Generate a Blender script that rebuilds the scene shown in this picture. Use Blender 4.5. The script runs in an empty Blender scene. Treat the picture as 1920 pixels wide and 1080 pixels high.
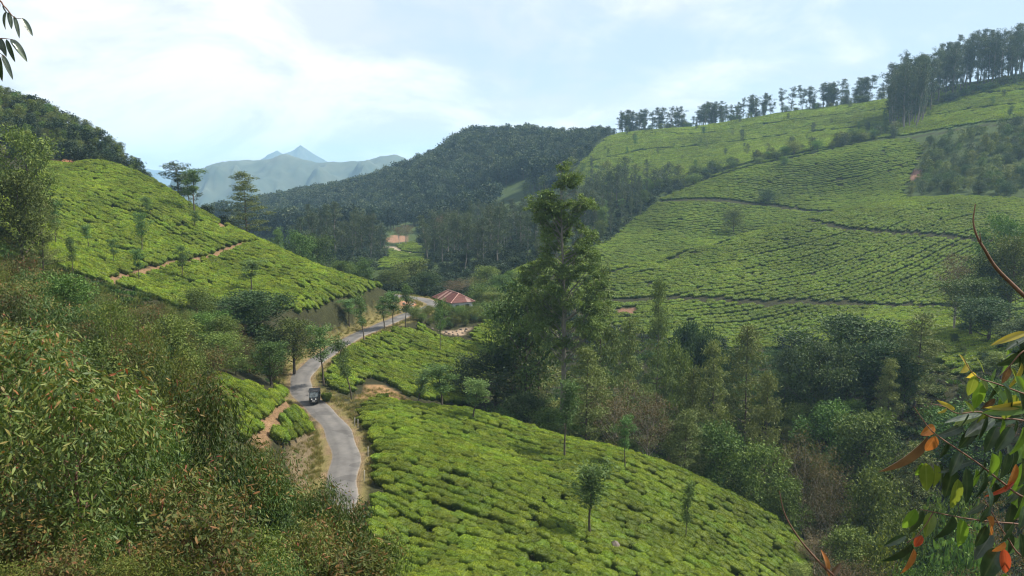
import bpy, bmesh, math, random
import numpy as np
from mathutils import Vector, Matrix

random.seed(7)
RNG = np.random.default_rng(7)
scene = bpy.context.scene
COL = scene.collection

# ------------------------------------------------------------------ camera, sky, sun, exposure
F_PX = 1507.0                      # focal length in pixels of the 1920 wide photograph
PITCH = math.radians(7.9)          # looking slightly down into the valley
cam_data = bpy.data.cameras.new('camera')
cam_data.sensor_width = 36.0
cam_data.lens = 36.0 * F_PX / 1920.0
cam_data.clip_start = 0.05
cam_data.clip_end = 30000.0
cam = bpy.data.objects.new('camera', cam_data)
COL.objects.link(cam)
cam.location = (0, 0, 0)
cam.rotation_euler = (math.radians(90) - PITCH, 0, 0)
scene.camera = cam

SUN_ELEV = math.radians(52)
SUN_AZ = math.radians(12)          # measured from +X (right of the camera) towards +Y (ahead)
SUN_DIR = Vector((math.cos(SUN_ELEV) * math.cos(SUN_AZ), math.cos(SUN_ELEV) * math.sin(SUN_AZ), math.sin(SUN_ELEV)))
sun_data = bpy.data.lights.new('sun', 'SUN')
sun_data.energy = 5.0
sun_data.angle = math.radians(0.6)
sun_data.color = (1.0, 0.94, 0.80)
sun = bpy.data.objects.new('sun', sun_data)
COL.objects.link(sun)
sun.rotation_euler = (-SUN_DIR).to_track_quat('-Z', 'Y').to_euler()
sun.location = (200, 40, 300)

world = bpy.data.worlds.new('World')
scene.world = world
world.use_nodes = True


def build_world():
    nt = world.node_tree
    nt.nodes.clear()
    N, L = nt.nodes.new, nt.links.new
    out = N('ShaderNodeOutputWorld')
    bg = N('ShaderNodeBackground')
    bg.inputs['Strength'].default_value = 0.073
    sky = N('ShaderNodeTexSky')
    sky.sky_type = 'NISHITA'
    sky.sun_disc = False
    sky.sun_elevation = SUN_ELEV
    sky.sun_rotation = math.radians(90) - SUN_AZ
    sky.altitude = 1500
    sky.air_density = 1.0
    sky.dust_density = 2.0
    sky.ozone_density = 1.0
    tc = N('ShaderNodeTexCoord')
    sep = N('ShaderNodeSeparateXYZ')
    L(tc.outputs['Generated'], sep.inputs[0])

    def M(op, a, b=None, c=None):
        n = N('ShaderNodeMath'); n.operation = op
        for i, v in enumerate((a, b, c)):
            if v is None: continue
            if isinstance(v, (int, float)): n.inputs[i].default_value = v
            else: L(v, n.inputs[i])
        return n.outputs[0]

    zc = M('MAXIMUM', sep.outputs[2], 0.0)
    dz = M('ADD', zc, 0.42)
    px = M('DIVIDE', sep.outputs[0], dz)
    py = M('DIVIDE', sep.outputs[1], dz)
    comb = N('ShaderNodeCombineXYZ')
    L(px, comb.inputs[0]); L(py, comb.inputs[1])

    def noise(vec, scale, detail, rough, off, dist=0.0, stretch=(1, 1, 1)):
        mp = N('ShaderNodeMapping')
        mp.inputs['Location'].default_value = off
        mp.inputs['Scale'].default_value = stretch
        L(vec, mp.inputs[0])
        n = N('ShaderNodeTexNoise')
        n.inputs['Scale'].default_value = scale
        n.inputs['Detail'].default_value = detail
        n.inputs['Roughness'].default_value = rough
        n.inputs['Distortion'].default_value = dist
        L(mp.outputs[0], n.inputs['Vector'])
        return n.outputs['Fac']
    big = noise(comb.outputs[0], 1.25, 5, 0.55, CLOUD_OFF, 0.3)
    fine = noise(comb.outputs[0], 4.2, 8, 0.62, (3.1, 1.7, 0.4), 0.5)
    m = M('ADD', M('MULTIPLY', big, 0.72), M('MULTIPLY', fine, 0.28))
    # the cloud bank lies over the valley and to the west, the east is clearer
    m = M('ADD', m, M('MULTIPLY', M('MULTIPLY', sep.outputs[0], -1.0), 0.16))
    mr = N('ShaderNodeMapRange'); mr.interpolation_type = 'SMOOTHSTEP'
    mr.inputs['From Min'].default_value = 0.37
    mr.inputs['From Max'].default_value = 0.54
    L(m, mr.inputs['Value'])
    # grey undersides inside the cloud
    under = noise(comb.outputs[0], 2.3, 6, 0.6, (9.1, 4.2, 2.0), 0.4)
    mu = N('ShaderNodeMapRange'); mu.interpolation_type = 'SMOOTHSTEP'
    mu.inputs['From Min'].default_value = 0.40
    mu.inputs['From Max'].default_value = 0.60
    L(under, mu.inputs['Value'])
    cc = N('ShaderNodeMixRGB')
    cc.inputs[1].default_value = (9.5, 9.6, 9.7, 1)
    cc.inputs[2].default_value = (6.7, 7.3, 8.0, 1)
    L(mu.outputs[0], cc.inputs[0])
    hz = N('ShaderNodeMixRGB')                      # thin high haze over the clear part
    hz.inputs[0].default_value = 0.72
    hz.inputs[2].default_value = (6.3, 7.7, 9.2, 1)
    L(sky.outputs[0], hz.inputs[1])
    mix = N('ShaderNodeMixRGB')
    L(mr.outputs[0], mix.inputs[0])
    L(hz.outputs[0], mix.inputs[1])
    L(cc.outputs[0], mix.inputs[2])
    L(mix.outputs[0], bg.inputs['Color'])
    L(bg.outputs[0], out.inputs[0])


CLOUD_OFF = (2.3, 5.2, 0.0)
build_world()
vs = scene.view_settings
vs.view_transform = 'Standard'
vs.look = 'None'
vs.exposure = 0.78
vs.gamma = 1.0
vs.use_curve_mapping = False
cy = scene.cycles
cy.max_bounces = 6
cy.diffuse_bounces = 3
cy.glossy_bounces = 2
cy.transmission_bounces = 4
cy.transparent_max_bounces = 6
cy.volume_bounces = 1
cy.use_denoising = True
cy.filter_width = 1.2
cy.sample_clamp_indirect = 4.0
cy.caustics_reflective = False
cy.caustics_refractive = False


# ------------------------------------------------------------------ helpers: pixel ray, tags
CP, SP = math.cos(PITCH), math.sin(PITCH)


def ray(u, v):
    a = (u - 960.0) / F_PX
    b = (540.0 - v) / F_PX
    fy = CP + SP * b
    fz = -SP + CP * b
    return a / fy, fz / fy            # x and z per metre of distance along +Y


def at(u, v, Y):
    rx, rz = ray(u, v)
    return (rx * Y, Y, rz * Y)


def tag(o, label=None, cat=None, group=None, kind=None):
    if label: o['label'] = label
    if cat: o['category'] = cat
    if group: o['group'] = group
    if kind: o['kind'] = kind
    return o


def link(o):
    COL.objects.link(o)
    return o


def mesh_obj(name, me, mats=None, parent=None):
    o = bpy.data.objects.new(name, me)
    for m in (mats or []):
        if m.name not in [x.name for x in me.materials if x]:
            me.materials.append(m)
    if parent is not None: o.parent = parent
    return link(o)


def empty(name, loc, rz=0.0, scale=None):
    o = bpy.data.objects.new(name, None)
    o.empty_display_size = 0.2
    o.location = loc
    o.rotation_euler = (0, 0, rz)
    if scale: o.scale = scale
    return link(o)


def np_mesh(name, verts, faces_list, tint=None, mat_idx=None, smooth=False):
    """faces_list: list of int arrays (n,3) or (n,4); verts (m,3); tint per vertex float"""
    me = bpy.data.meshes.new(name)
    verts = np.asarray(verts, dtype=np.float32)
    me.vertices.add(len(verts))
    me.vertices.foreach_set('co', verts.ravel())
    loops, starts, tot, pos = [], [], [], 0
    for f in faces_list:
        f = np.asarray(f, dtype=np.int32)
        if len(f) == 0: continue
        n, k = f.shape
        loops.append(f.ravel())
        starts.append(pos + np.arange(n, dtype=np.int32) * k)
        tot.append(np.full(n, k, dtype=np.int32))
        pos += n * k
    loops = np.concatenate(loops); starts = np.concatenate(starts); tot = np.concatenate(tot)
    me.loops.add(len(loops))
    me.loops.foreach_set('vertex_index', loops)
    me.polygons.add(len(starts))
    me.polygons.foreach_set('loop_start', starts)
    me.polygons.foreach_set('loop_total', tot)
    if mat_idx is not None:
        me.polygons.foreach_set('material_index', np.asarray(mat_idx, dtype=np.int32))
    if smooth:
        me.polygons.foreach_set('use_smooth', np.ones(len(starts), dtype=bool))
    if tint is not None:
        at_ = me.attributes.new('tint', 'FLOAT', 'POINT')
        at_.data.foreach_set('value', np.asarray(tint, dtype=np.float32))
    me.update(calc_edges=True)
    return me


# ------------------------------------------------------------------ terrain: hills interpolated from surveyed points
ROAD_Z = -28.0
CTRL = []


def cp(u, v, Y): CTRL.append(at(u, v, Y))
def cw(x, y, z): CTRL.append((x, y, z))


# around the camera: a steep overgrown bank falling to the road
for p in [(0, -20, 1), (-30, -20, 8), (30, -20, 0), (0, -3, -1.2), (0, 2, -2.2), (6, 2, -3), (-6, 4, -2.6), (14, 4, -6), (-14, 5, -1.5), (-30, 8, 2),
          (0, 12, -8.5), (-6, 12, -6.8), (-12, 14, -6.2), (8, 12, -10.5), (0, 22, -15), (-7, 22, -11.5), (-14, 24, -9.6), (-24, 26, -6), (-40, 30, 0),
          (10, 24, -18), (0, 36, -23), (-10, 36, -18.5), (-20, 38, -13.5), (-32, 42, -8.5), (-55, 45, 0), (14, 38, -27), (30, 20, -18), (40, 40, -34),
          (60, 30, -24), (60, 5, -8), (-10, 48, -25), (0, 48, -28.5), (12, 48, -32),
          (-20, 55, -20), (-32, 62, -15), (-48, 68, -8.5), (-70, 70, 0), (-26, 75, -21), (-36, 80, -18), (-50, 88, -13), (-72, 95, -4),
          (-30, 92, -23.5), (-42, 100, -19.5), (-58, 108, -13.5), (-80, 118, -4)]:
    cw(*p)
# field C: the convex spur of tea below the road
for p in [(690, 1075, 57), (850, 1075, 57.5), (1000, 1075, 60), (1200, 1075, 66), (1400, 1075, 75), (1495, 1060, 82),
          (700, 900, 71), (850, 900, 73), (1000, 900, 78), (1150, 920, 80), (1300, 960, 82), (1430, 1000, 86),
          (700, 790, 88), (800, 790, 90), (900, 810, 91), (1000, 832, 91)]:
    cp(*p)
for p in [(720, 760, 96), (860, 772, 97), (960, 797, 96), (1060, 828, 95), (1170, 855, 94), (1260, 886, 93), (1340, 922, 92), (1420, 962, 91), (1480, 1000, 90)]:
    cp(*p)
    x, y, z = at(*p)
    cw(x + 4, y + 9, z - 6 - max(0, (p[0] - 900) / 120.0))
# the field D between road and ravine
for p in [(600, 722, 107), (640, 690, 116), (700, 650, 133), (760, 625, 148), (800, 618, 155), (720, 700, 122), (800, 690, 130), (860, 660, 145), (900, 640, 154), (940, 612, 166),
          (850, 720, 127), (900, 690, 140), (690, 748, 104), (760, 752, 106), (830, 780, 107), (950, 640, 158), (840, 620, 160)]:
    cp(*p)
# ravine axis
for p in [(43, 98, -56), (36, 110, -55), (27, 122, -53), (18, 134, -50), (12, 148, -47), (9, 165, -44), (7, 190, -41), (48, 82, -57), (52, 66, -57), (56, 48, -54), (56, 112, -46), (64, 95, -47), (72, 78, -46), (80, 55, -42), (48, 140, -44), (36, 165, -43), (26, 185, -41)]:
    cw(*p)
# road bench and the house terrace
for p in [(-15, 171, -28.6), (-13, 181, -30.2), (-7, 186, -30.5), (-2, 178, -31.5), (-18, 190, -29.5), (-12, 198, -31.5), (3, 196, -33), (-26, 192, -28.5), (-40, 200, -29)]:
    cw(*p)
# left tea hill B
for p in [(230, 316, 198), (110, 318, 190), (160, 345, 182), (60, 400, 150), (160, 420, 155), (250, 400, 165), (320, 400, 172), (390, 430, 172), (200, 480, 138), (300, 470, 148), (400, 480, 155), (480, 480, 160),
          (300, 540, 128), (400, 540, 135), (500, 520, 148), (600, 540, 148), (560, 570, 134), (660, 560, 150), (650, 590, 139), (480, 575, 124), (30, 330, 165), (-150, 330, 160), (-300, 250, 170)]:
    cp(*p)
for p in [(245, 316, 200), (310, 355, 197), (370, 400, 192), (440, 436, 187), (500, 462, 181), (560, 490, 175), (620, 514, 169), (690, 534, 162), (738, 548, 158)]:
    cp(*p)
    if p[0] < 650:
        x, y, z = at(*p)
        cw(x * 1.10, y * 1.10, z - 8)
        cw(x * 1.30, y * 1.30, min(z - 22, -34))
# bushy hill top left
for p in [(0, 180, 240), (60, 205, 240), (110, 235, 238), (170, 262, 234), (215, 292, 228), (236, 312, 222), (100, 305, 205), (200, 308, 208), (-200, 120, 240), (-400, 60, 230)]:
    cp(*p)
    if p[1] < 300:
        x, y, z = at(*p)
        cw(x * 1.08, y * 1.08, z - 3)
        cw(x * 1.25, y * 1.25, z - 22)
for p in [(300, 372, 238), (370, 420, 232)]: cp(*p)
# valley floor behind
for p in [(640, 480, 300), (750, 495, 320), (750, 470, 380), (750, 445, 430), (900, 520, 260), (850, 490, 340), (900, 440, 430), (600, 450, 420), (480, 440, 480), (400, 420, 560), (980, 440, 400), (1080, 420, 400), (1180, 370, 430)]:
    cp(*p)
# right tea hills G1
for p in [(1150, 600, 205), (1300, 630, 200), (1450, 640, 205), (1600, 620, 200), (1150, 560, 225), (1320, 562, 226), (1500, 568, 225), (1650, 574, 222), (1840, 580, 214),
          (960, 510, 250), (1050, 490, 258), (1150, 520, 245), (1250, 500, 258), (1350, 480, 266), (1500, 480, 262), (1650, 480, 255), (1750, 500, 245), 
          (1100, 505, 240), (1200, 494, 252), (1300, 466, 268), (1400, 440, 283), (1500, 416, 296), (1600, 393, 302), (1740, 373, 306), (1920, 383, 296), (1650, 432, 276), (1830, 452, 256), (1920, 470, 245), (2100, 400, 290), (2100, 600, 190)]:
    cp(*p)
# dip behind the spur, hidden from the viewpoint, then G2
for p in [(1100, 512, 268), (1200, 506, 282), (1300, 480, 300), (1400, 455, 314), (1500, 432, 322), (1600, 408, 326)]:
    cp(*p)
for p in [(1080, 468, 296), (1150, 455, 318), (1250, 440, 332), (1350, 436, 338), (1440, 420, 345)]:
    cp(*p)
for p in [(1240, 366, 382), (1400, 382, 368), (1550, 396, 352), (1300, 345, 400), (1400, 330, 390), (1500, 305, 400), (1600, 300, 385), (1600, 345, 372), (1700, 262, 405), (1500, 350, 380),
          (1800, 350, 335), (1920, 360, 320), (1800, 262, 385), (1920, 240, 385), (2150, 200, 370), (1250, 352, 410), (1400, 300, 430), (1130, 400, 380)]:
    cp(*p)
# G3 and the ridge
for p in [(1100, 320, 500), (1200, 300, 510), (1300, 285, 505), (1400, 262, 510), (1550, 240, 500), (1680, 225, 480), (1850, 185, 455), (1920, 175, 445), (2150, 140, 420),
          (1160, 252, 650), (1280, 245, 630), (1400, 226, 610), (1530, 206, 585), (1650, 190, 560), (1780, 165, 520), (1920, 140, 500), (2200, 80, 470), (1100, 275, 590)]:
    cp(*p)
for p in [(1160, 252, 650), (1280, 245, 630), (1400, 226, 610), (1530, 206, 585), (1650, 190, 560), (1780, 165, 520), (1920, 140, 500), (2200, 80, 470)]:
    x, y, z = at(*p)
    cw(x + 10, y + 60, z - 6)
    cw(x + 40, y + 220, z - 40)
# forested hill H
for p in [(480, 425, 880), (560, 398, 860), (640, 388, 840), (700, 376, 820), (770, 355, 800), (830, 318, 790), (880, 294, 775), (940, 272, 760), (1040, 290, 740), (1120, 288, 710)]:
    cp(*p)
    x, y, z = at(*p)
    cw(x + 20, y + 160, z - 50)
for p in [(620, 430, 620), (700, 410, 600), (780, 390, 590), (860, 350, 600), (940, 320, 610), (1020, 310, 590), (700, 430, 500), (820, 420, 500), (920, 390, 500), (1020, 370, 490), (540, 425, 680)]:
    cp(*p)
# far edges
for p in [(-900, 1500, -60), (-300, 1500, -80), (300, 1500, -60), (900, 1500, -40), (1300, 900, 30), (-900, 700, -20), (-500, 400, 10), (-300, 150, 20), (400, 200, 10), (600, 400, 60), (200, 60, -15), (150, 110, -22), (110, 160, -28), (140, 20, -5), (-100, -20, 15), (-250, 650, -55), (-420, 1000, -75), (-200, 1100, -70), (-120, 420, -48), (-170, 330, -30), (-160, 500, -50)]:
    cw(*p)
for p in [(1880, 640, 150), (1800, 680, 140)]:
    cp(*p)

Y0 = 40.0


def warp(x, y):
    return x / (y + Y0) * 1.0, np.log(y + Y0)


C_ = np.array(CTRL, dtype=float)
# drop near-duplicate survey points
keep = []
ca, cb = warp(C_[:, 0], C_[:, 1])
for i in range(len(C_)):
    if all((ca[i] - ca[j]) ** 2 + (cb[i] - cb[j]) ** 2 > 0.012 ** 2 for j in keep): keep.append(i)
C_ = C_[keep]
ca, cb = warp(C_[:, 0], C_[:, 1])


def tps_phi(r2):
    return 0.5 * r2 * np.log(r2 + 1e-12)


n_ = len(C_)
K = tps_phi((ca[:, None] - ca[None]) ** 2 + (cb[:, None] - cb[None]) ** 2) + np.eye(n_) * 3e-4
Pm = np.stack([np.ones(n_), ca, cb], 1)
A_ = np.zeros((n_ + 3, n_ + 3)); A_[:n_, :n_] = K; A_[:n_, n_:] = Pm; A_[n_:, :n_] = Pm.T
sol = np.linalg.solve(A_, np.concatenate([C_[:, 2], np.zeros(3)]))

NA, NB = 520, 700
GA = np.linspace(-1.55, 1.55, NA)
GB = np.linspace(math.log(12.0), math.log(1640.0), NB)
AA, BB = np.meshgrid(GA, GB)
YY = np.exp(BB) - Y0
XX = AA * (YY + Y0)
ZZ = np.zeros_like(XX)
for i in range(NB):
    ph = tps_phi((AA[i][:, None] - ca[None]) ** 2 + (BB[i][:, None] - cb[None]) ** 2)
    ZZ[i] = ph @ sol[:n_] + sol[n_] + sol[n_ + 1] * AA[i] + sol[n_ + 2] * BB[i]


def vnoise(x, y, seed=0):
    """smooth value noise, vectorised"""
    xi, yi = np.floor(x).astype(np.int64), np.floor(y).astype(np.int64)
    fx, fy = x - xi, y - yi
    fx, fy = fx * fx * (3 - 2 * fx), fy * fy * (3 - 2 * fy)

    def h(a, b):
        n = (a * 374761393 + b * 668265263 + seed * 974711) & 0x7fffffff
        n = ((n ^ (n >> 13)) * 1274126177) & 0x7fffffff
        return ((n ^ (n >> 16)) & 0xffff) / 65535.0
    return (h(xi, yi) * (1 - fx) + h(xi + 1, yi) * fx) * (1 - fy) + (h(xi, yi + 1) * (1 - fx) + h(xi + 1, yi + 1) * fx) * fy


def fbm(x, y, seed=0, oct=3):
    s, a, t = 0, 1.0, 0
    for k in range(oct):
        s = s + a * vnoise(x * 2 ** k, y * 2 ** k, seed + k); t += a; a *= 0.5
    return s / t - 0.5


# road centre line: pixel positions on a bench at road level
ROAD_PX = [(560, 1090), (600, 1010), (636, 945), (641, 905), (648, 862), (642, 830), (628, 800), (606, 775), (584, 755), (570, 740), (563, 722), (568, 703), (590, 680), (625, 655), (662, 633), (692, 620), (722, 607), (756, 593), (784, 583), (803, 577), (812, 571), (801, 564), (783, 560)]


def road_pt(u, v):
    rx, rz = ray(u, v)
    Y = ROAD_Z / rz
    return (rx * Y, Y)


ROAD = [road_pt(u, v) for u, v in ROAD_PX]
ROAD += [(-27.0, 188.0), (-34, 192), (-44, 197)]


def catmull(P, n=10):
    P = [np.array(p, float) for p in P]
    P = [2 * P[0] - P[1]] + P + [2 * P[-1] - P[-2]]
    o = []
    for i in range(1, len(P) - 2):
        for k in range(n):
            t = k / n
            o.append(0.5 * ((2 * P[i]) + (-P[i - 1] + P[i + 1]) * t + (2 * P[i - 1] - 5 * P[i] + 4 * P[i + 1] - P[i + 2]) * t * t + (-P[i - 1] + 3 * P[i] - 3 * P[i + 1] + P[i + 2]) * t ** 3))
    o.append(P[-2])
    return np.array(o)


ROADC = catmull(ROAD, 8)


def dist_poly(x, y, poly):
    """distance of points to an open polyline"""
    x = np.asarray(x, float); y = np.asarray(y, float)
    best = np.full(x.shape, 1e9)
    for (ax, ay), (bx, by) in zip(poly[:-1], poly[1:]):
        dx, dy = bx - ax, by - ay
        l2 = dx * dx + dy * dy + 1e-9
        t = np.clip(((x - ax) * dx + (y - ay) * dy) / l2, 0, 1)
        best = np.minimum(best, np.hypot(x - ax - t * dx, y - ay - t * dy))
    return best


near = (YY > 30) & (YY < 250) & (np.abs(XX) < 70)
dr = np.full(XX.shape, 1e9)
dr[near] = dist_poly(XX[near], YY[near], ROADC[::2])
t_ = np.clip((dr - 2.6) / 3.2, 0, 1); t_ = t_ * t_ * (3 - 2 * t_)
ZZ += 0.5 * fbm(XX / 9.0, YY / 9.0, 3) * np.clip(YY / 60, 0.3, 1) + 5.0 * fbm(XX / 70.0, YY / 70.0, 11) * np.clip((YY - 380) / 200, 0, 1)
ZZ = ROAD_Z * (1 - t_) + ZZ * t_


def gidx(x, y):
    x = np.asarray(x, float); y = np.asarray(y, float)
    a = x / (y + Y0); b = np.log(np.maximum(y + Y0, 12.0))
    i = np.clip((a - GA[0]) / (GA[1] - GA[0]), 0, NA - 1.001)
    j = np.clip((b - GB[0]) / (GB[1] - GB[0]), 0, NB - 1.001)
    return i, j


def gz(x, y):
    i, j = gidx(x, y)
    i0, j0 = i.astype(int), j.astype(int)
    fi, fj = i - i0, j - j0
    return (ZZ[j0, i0] * (1 - fi) + ZZ[j0, i0 + 1] * fi) * (1 - fj) + (ZZ[j0 + 1, i0] * (1 - fi) + ZZ[j0 + 1, i0 + 1] * fi) * fj


def gnormal(x, y, e=1.5):
    dx = (gz(x + e, y) - gz(x - e, y)) / (2 * e)
    dy = (gz(x, y + e) - gz(x, y - e)) / (2 * e)
    n = np.stack([-dx, -dy, np.ones_like(dx)], -1)
    return n / np.linalg.norm(n, axis=-1, keepdims=True)


YS = np.exp(np.linspace(math.log(4), math.log(1500), 2600))


def hit(u, v, Y=None, skip=0.0):
    """ground point seen at a pixel; with Y given, the ground point below that ray at that distance"""
    rx, rz = ray(u, v)
    if Y is None:
        ys = YS[YS > skip]
        below = (rz * ys) < gz(rx * ys, ys)
        if below.any(): Y = float(ys[np.argmax(below)])
        else:
            Y = float(ys[np.argmin(rz * ys - gz(rx * ys, ys))])
    return rx * Y, Y


def poly_xy(px):
    return np.array([hit(*p) if len(p) == 2 else hit(p[0], p[1], p[2]) for p in px])


def inside(x, y, poly):
    x = np.asarray(x, float); y = np.asarray(y, float)
    r = np.zeros(x.shape, bool)
    n = len(poly); j = n - 1
    for i in range(n):
        xi, yi = poly[i]; xj, yj = poly[j]
        c = ((yi > y) != (yj > y)) & (x < (xj - xi) * (y - yi) / (yj - yi + 1e-12) + xi)
        r ^= c; j = i
    return r


# ------------------------------------------------------------------ materials
def new_mat(name):
    m = bpy.data.materials.new(name)
    m.use_nodes = True
    nt = m.node_tree
    nt.nodes.clear()
    return m, nt, nt.nodes.new, nt.links.new


def ramp(N, stops):
    r = N('ShaderNodeValToRGB')
    e = r.color_ramp.elements
    while len(e) < len(stops): e.new(0.5)
    for k, (p, c) in enumerate(stops):
        e[k].position = p
        e[k].color = (*c, 1)
    return r


def leaf_mat(name, stops, rough=0.5, trans=0.3, var=0.35, hue=0.03, spec=0.18, patch=0.0):
    """leaf colour from the per-leaf 'tint' attribute, shifted a little from plant to plant"""
    m, nt, N, L = new_mat(name)
    a = N('ShaderNodeAttribute'); a.attribute_name = 'tint'
    r = ramp(N, stops)
    L(a.outputs['Fac'], r.inputs[0])
    oi = N('ShaderNodeObjectInfo')
    hs = N('ShaderNodeHueSaturation')
    mv = N('ShaderNodeMapRange')
    mv.inputs['To Min'].default_value = 1.0 - var
    mv.inputs['To Max'].default_value = 1.0 + var
    L(oi.outputs['Random'], mv.inputs['Value'])
    mul = N('ShaderNodeMath'); mul.operation = 'MULTIPLY'; mul.inputs[1].default_value = 7.31
    L(oi.outputs['Random'], mul.inputs[0])
    fr = N('ShaderNodeMath'); fr.operation = 'FRACT'; L(mul.outputs[0], fr.inputs[0])
    mh = N('ShaderNodeMapRange')
    mh.inputs['To Min'].default_value = 0.5 - hue
    mh.inputs['To Max'].default_value = 0.5 + hue
    L(fr.outputs[0], mh.inputs['Value'])
    L(mh.outputs[0], hs.inputs['Hue'])
    if patch:
        pn = N('ShaderNodeTexNoise'); pn.inputs['Scale'].default_value = patch; pn.inputs['Detail'].default_value = 3
        L(oi.outputs['Location'], pn.inputs['Vector'])
        pm = N('ShaderNodeMapRange'); pm.inputs['From Min'].default_value = 0.3; pm.inputs['From Max'].default_value = 0.7
        pm.inputs['To Min'].default_value = 0.72; pm.inputs['To Max'].default_value = 1.25
        L(pn.outputs['Fac'], pm.inputs['Value'])
        pv = N('ShaderNodeMath'); pv.operation = 'MULTIPLY'
        L(pm.outputs[0], pv.inputs[0]); L(mv.outputs[0], pv.inputs[1]); L(pv.outputs[0], hs.inputs['Value'])
    else:
        L(mv.outputs[0], hs.inputs['Value'])
    L(r.outputs[0], hs.inputs['Color'])
    p = N('ShaderNodeBsdfPrincipled')
    p.inputs['Roughness'].default_value = rough + 0.1
    p.inputs['Specular IOR Level'].default_value = spec
    L(hs.outputs[0], p.inputs['Base Color'])
    t = N('ShaderNodeBsdfTranslucent')
    br = N('ShaderNodeMixRGB'); br.blend_type = 'MULTIPLY'; br.inputs[0].default_value = 1.0
    br.inputs[2].default_value = (1.15, 1.25, 0.6, 1)
    L(hs.outputs[0], br.inputs[1]); L(br.outputs[0], t.inputs['Color'])
    mx = N('ShaderNodeMixShader'); mx.inputs[0].default_value = trans
    L(p.outputs[0], mx.inputs[1]); L(t.outputs[0], mx.inputs[2])
    o = N('ShaderNodeOutputMaterial'); L(mx.outputs[0], o.inputs[0])
    return m


def noise_mat(name, c1, c2, scale=4.0, rough=0.85, detail=5, bump=0.3, stretch=(1, 1, 1), spec=0.3, metal=0.0, dist=0.1):
    m, nt, N, L = new_mat(name)
    tc = N('ShaderNodeTexCoord')
    mp = N('ShaderNodeMapping'); mp.inputs['Scale'].default_value = stretch
    L(tc.outputs['Object'], mp.inputs[0])
    n = N('ShaderNodeTexNoise'); n.inputs['Scale'].default_value = scale; n.inputs['Detail'].default_value = detail
    n.inputs['Roughness'].default_value = 0.62
    L(mp.outputs[0], n.inputs['Vector'])
    r = ramp(N, [(0.32, c1), (0.68, c2)])
    L(n.outputs['Fac'], r.inputs[0])
    p = N('ShaderNodeBsdfPrincipled')
    p.inputs['Roughness'].default_value = rough
    p.inputs['Specular IOR Level'].default_value = spec
    p.inputs['Metallic'].default_value = metal
    L(r.outputs[0], p.inputs['Base Color'])
    if bump:
        b = N('ShaderNodeBump'); b.inputs['Strength'].default_value = bump; b.inputs['Distance'].default_value = dist
        L(n.outputs['Fac'], b.inputs['Height']); L(b.outputs[0], p.inputs['Normal'])
    o = N('ShaderNodeOutputMaterial'); L(p.outputs[0], o.inputs[0])
    return m


def ground_mat():
    m, nt, N, L = new_mat('ground')
    a = N('ShaderNodeAttribute'); a.attribute_name = 'gcol'
    g = N('ShaderNodeNewGeometry')
    n1 = N('ShaderNodeTexNoise'); n1.inputs['Scale'].default_value = 0.9; n1.inputs['Detail'].default_value = 9; n1.inputs['Roughness'].default_value = 0.7
    L(g.outputs['Position'], n1.inputs['Vector'])
    n2 = N('ShaderNodeTexNoise'); n2.inputs['Scale'].default_value = 7.0; n2.inputs['Detail'].default_value = 6
    L(g.outputs['Position'], n2.inputs['Vector'])
    ad = N('ShaderNodeMath'); ad.operation = 'ADD'; L(n1.outputs['Fac'], ad.inputs[0]); L(n2.outputs['Fac'], ad.inputs[1])
    mr = N('ShaderNodeMapRange'); mr.inputs['From Min'].default_value = 0.65; mr.inputs['From Max'].default_value = 1.35
    mr.inputs['To Min'].default_value = 0.45; mr.inputs['To Max'].default_value = 1.55
    L(ad.outputs[0], mr.inputs['Value'])
    mx = N('ShaderNodeMixRGB'); mx.blend_type = 'MULTIPLY'; mx.inputs[0].default_value = 1.0
    L(a.outputs['Color'], mx.inputs[1]); L(mr.outputs[0], mx.inputs[2])
    p = N('ShaderNodeBsdfPrincipled'); p.inputs['Roughness'].default_value = 0.95; p.inputs['Specular IOR Level'].default_value = 0.1
    L(mx.outputs[0], p.inputs['Base Color'])
    b = N('ShaderNodeBump'); b.inputs['Strength'].default_value = 0.8; b.inputs['Distance'].default_value = 0.35
    L(ad.outputs[0], b.inputs['Height']); L(b.outputs[0], p.inputs['Normal'])
    o = N('ShaderNodeOutputMaterial'); L(p.outputs[0], o.inputs[0])
    return m


MAT = {}
MAT['ground'] = ground_mat()
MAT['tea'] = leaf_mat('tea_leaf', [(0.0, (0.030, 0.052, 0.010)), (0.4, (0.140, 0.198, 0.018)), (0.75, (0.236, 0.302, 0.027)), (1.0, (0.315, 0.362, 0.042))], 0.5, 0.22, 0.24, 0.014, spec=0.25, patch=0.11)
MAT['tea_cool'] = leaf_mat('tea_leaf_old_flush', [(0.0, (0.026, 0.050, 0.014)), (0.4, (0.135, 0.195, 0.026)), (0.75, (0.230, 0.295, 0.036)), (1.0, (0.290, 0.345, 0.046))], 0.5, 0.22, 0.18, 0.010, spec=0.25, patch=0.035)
MAT['euc'] = leaf_mat('eucalyptus_leaf', [(0.0, (0.022, 0.044, 0.014)), (0.45, (0.055, 0.095, 0.022)), (0.75, (0.105, 0.130, 0.030)), (0.90, (0.170, 0.120, 0.036)), (1.0, (0.200, 0.080, 0.034))], 0.42, 0.24, 0.38, 0.03, spec=0.25)
MAT['olive'] = leaf_mat('olive_leaf', [(0.0, (0.035, 0.055, 0.014)), (0.5, (0.095, 0.125, 0.024)), (1.0, (0.180, 0.185, 0.040))], 0.5, 0.28, 0.25, 0.02)
MAT['red'] = leaf_mat('reddish_leaf', [(0.0, (0.040, 0.060, 0.018)), (0.5, (0.095, 0.105, 0.028)), (0.75, (0.145, 0.085, 0.030)), (1.0, (0.200, 0.080, 0.038))], 0.55, 0.25, 0.25, 0.02)
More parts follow.
